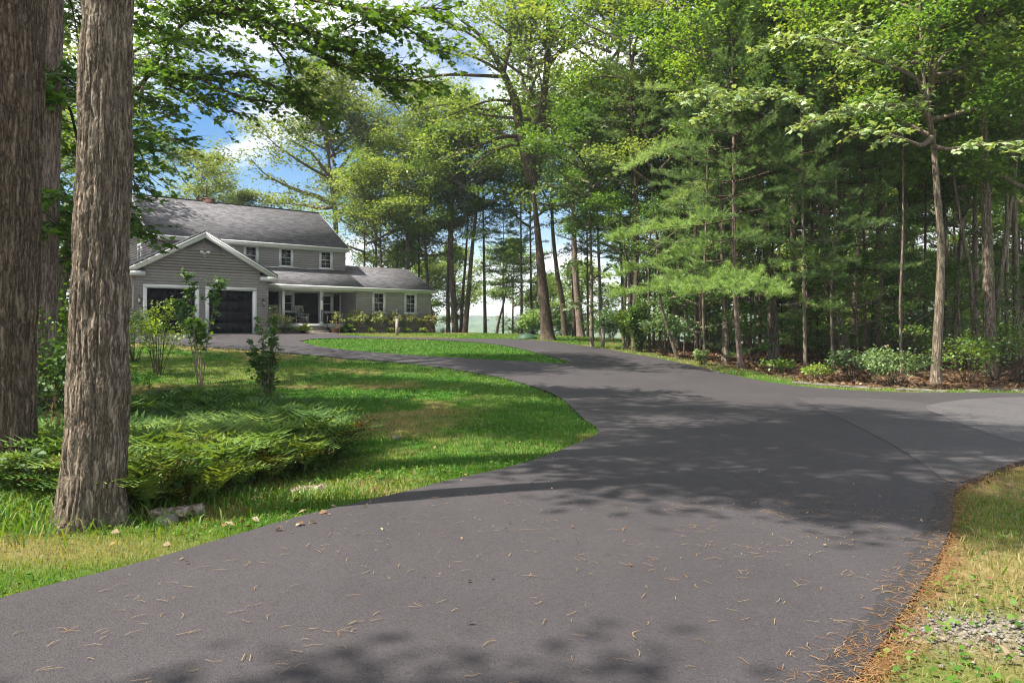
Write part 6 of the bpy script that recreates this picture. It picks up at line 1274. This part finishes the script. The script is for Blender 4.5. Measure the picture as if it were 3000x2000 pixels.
for k, (x, y, sc, lb) in enumerate([(2080, 1030, .85, 'young pine under the big pines in the left part of the woods'), (2290, 1035, .8, 'young pine right of the thick ridged trunk'), (2395, 1045, 1., 'young pine in the gap left of the thickest trunk'), (2620, 1030, 1.1, 'young pine in the shade behind the brown ridged trunk'), (2200, 1060, .6, 'young pine at the foot of the thick ridged trunk')]):
    X, Y, Z = gloc(x, y); o = empty('young_pine', (X, Y, Z), 0, lb, 'pine tree'); trunk_mesh([(0, 0, -.1), (0, 0, 5.4*sc)], [.05, .02], 8, M['bark_dark'], o, k)
    for n_, me in (('branches', K['p3'].br), ('foliage', K['p3'].lf)): c = link(n_, me, None, o, (0, 0, .3)); c.scale = (sc*.9,)*3; c.rotation_euler = (0, 0, k*1.3)
for k, (x, Yd, lb) in enumerate([(1562, 54, 'round light green pine bush left of the big oak on the crest'), (1650, 56, 'dark bush on the crest right of the big oak'), (1790, 50, 'low shrub at the far left end of the woods')]):
    bush('crest_bush', at_depth(x, Yd), 34, (1.8, 2.4, 2.0)[k], (1.1, 1.6, 1.5)[k], 60, .18, M['pine'] if k == 0 else M['shrub'], lb, seed=95+k, tint0=.6 if k == 0 else .4, lo=.1)

# ------------------------------------------------------------------ ferns: one mass nobody could count
rng = np.random.default_rng(14); fp = np.array(fern_poly); lo, hi = fp.min(0), fp.max(0); cand = rng.uniform(lo, hi, (9000, 2)); cand = cand[inpoly(cand[:, 0], cand[:, 1], fern_poly)]
pts = []
for c in cand:
    if all((c[0]-p[0])**2+(c[1]-p[1])**2 > .17**2 for p in pts[-400:]): pts.append(c)
    if len(pts) > 620: break
VV, FF, TT, n0 = [], [], [], 0
for c in pts:
    z0 = gz(*c); edge = min(1., float(dist_line(np.array([c[0]]), np.array([c[1]]), np.vstack([fp, fp[:1]]))[0])/.5); hh = (.46+.36*rng.random())*(.7+.3*edge); base = rng.normal(.55, .13)+.22*float(sstep(-c[1], -10.5, -8))+.05*float(sstep(c[0], -5, -3))
    for f in range(rng.integers(7, 11)):
        a = rng.random()*6.28; ln = hh*rng.uniform(.9, 1.3); out = rng.uniform(.45, .95); t = np.linspace(0, 1, 12); dirv = np.array([math.cos(a), math.sin(a)])
        R_ = np.stack([c[0]+dirv[0]*out*ln*t**1.5, c[1]+dirv[1]*out*ln*t**1.5, z0+ln*(1.05*t-.42*t**3)], -1); side = np.array([-dirv[1], dirv[0], 0.]); tan = unit(np.gradient(R_, axis=0)); up = np.cross(side, tan)
        ti = np.clip(base+rng.normal(0, .08), .22, 1); 
        if edge < .6 and rng.random() < (.34 if c[0] > -3.3 else .14): ti = rng.uniform(0, .12)
        for i in range(3, 12):
            w = .165*ln*math.sin(math.pi*min(1, (i-1.6)/10.8))**.7*1.7; p = R_[i]
            for s in (-1, 1):
                e = p+side*s*w+tan[i]*w*.45-up[i]*w*.12*abs(rng.normal(1, .6)); h_ = tan[i]*.005+tan[i]*w*.055; m_ = (p*.55+e*.45)+up[i]*w*.12
                VV += [p-h_*.6, m_-h_*1.0, e, m_+h_*1.2]; FF.append((n0, n0+1, n0+2, n0+3)); n0 += 4; TT += [ti]*4
        for i in range(0, 11):
            q = side*.0028; VV += [R_[i]-q, R_[i]+q, R_[i+1]+q, R_[i+1]-q]; FF.append((n0, n0+1, n0+2, n0+3)); n0 += 4; TT += [ti*.8]*4
# brown dead fronds and leafy weeds along the right and front margin
me = mesh_np('fern_bed', np.array(VV), [np.array(FF)], False, {'tint': np.array(TT)}); tag(link('fern_bed', me, M['fern']), 'thick bed of green ferns filling the hollow beside the big foreground trunk', 'ferns', kind='stuff')
n = 5200; x = rng.uniform(lo[0], hi[0], n); y = rng.uniform(lo[1]-.2, hi[1], n); k = inpoly(x, y, fern_poly); x, y = x[k], y[k]; zz = H(x, y)+.03+.22*rng.random(len(x)); C = np.stack([x, y, zz], -1)
me = leaf_mesh('undergrowth', [kites(rng, C, .10*rng.uniform(.5, 1.3, len(x)), np.where(rng.random(len(x)) < .25, .05, .5+.15*rng.normal(0, 1, len(x))), tilt=.7)]); me.materials.append(M['fern']); tag(link('undergrowth', me), 'low leafy weeds and brown fronds growing under the ferns', 'weeds', kind='stuff')

# ------------------------------------------------------------------ hills beyond and the air between
mh, t, o = new_mat('hill_forest'); b = pbsdf(t, o, .95, .05); v = objco(t); t.links.new(ramped(t, noise(t, v, .06, 6, .7), [(.35, (.018, .042, .016)), (.52, (.05, .095, .03)), (.68, (.11, .15, .05))]), b.inputs['Base Color'])
xs, ys = np.meshgrid(np.linspace(-900, 900, 260), np.linspace(640, 1500, 110)); rid = np.exp(-((ys-1150)/260)**2)*(62+26*(n2(xs, ys, .004)-.4)*2)+np.exp(-((ys-820)/90)**2)*(18+22*n2(xs, ys, .006))
zz = -27+rid+np.where(rid > 2, 5*n2(xs, ys, .09)+4*n2(xs, ys, .21), 0); i = np.arange(109)[:, None]*260; j = np.arange(259)[None]
tag(link('hills', mesh_np('hills', np.stack([xs, ys, zz], -1).reshape(-1, 3), [np.stack([i+j, i+j+1, i+j+261, i+j+260], -1).reshape(-1, 4)], True), mh), kind='structure')
mz, t, o = new_mat('haze'); pv = t.nodes.new('ShaderNodeVolumePrincipled'); pv.inputs['Color'].default_value = (.86, .92, 1, 1); pv.inputs['Density'].default_value = .0004; t.links.new(pv.outputs[0], o.inputs['Volume'])
mb = MB(); mb.box(-950, 950, -45, 1560, -34, 75); tag(mb.build('haze', mz), kind='stuff', label='thin pale summer haze in the air', cat='haze')
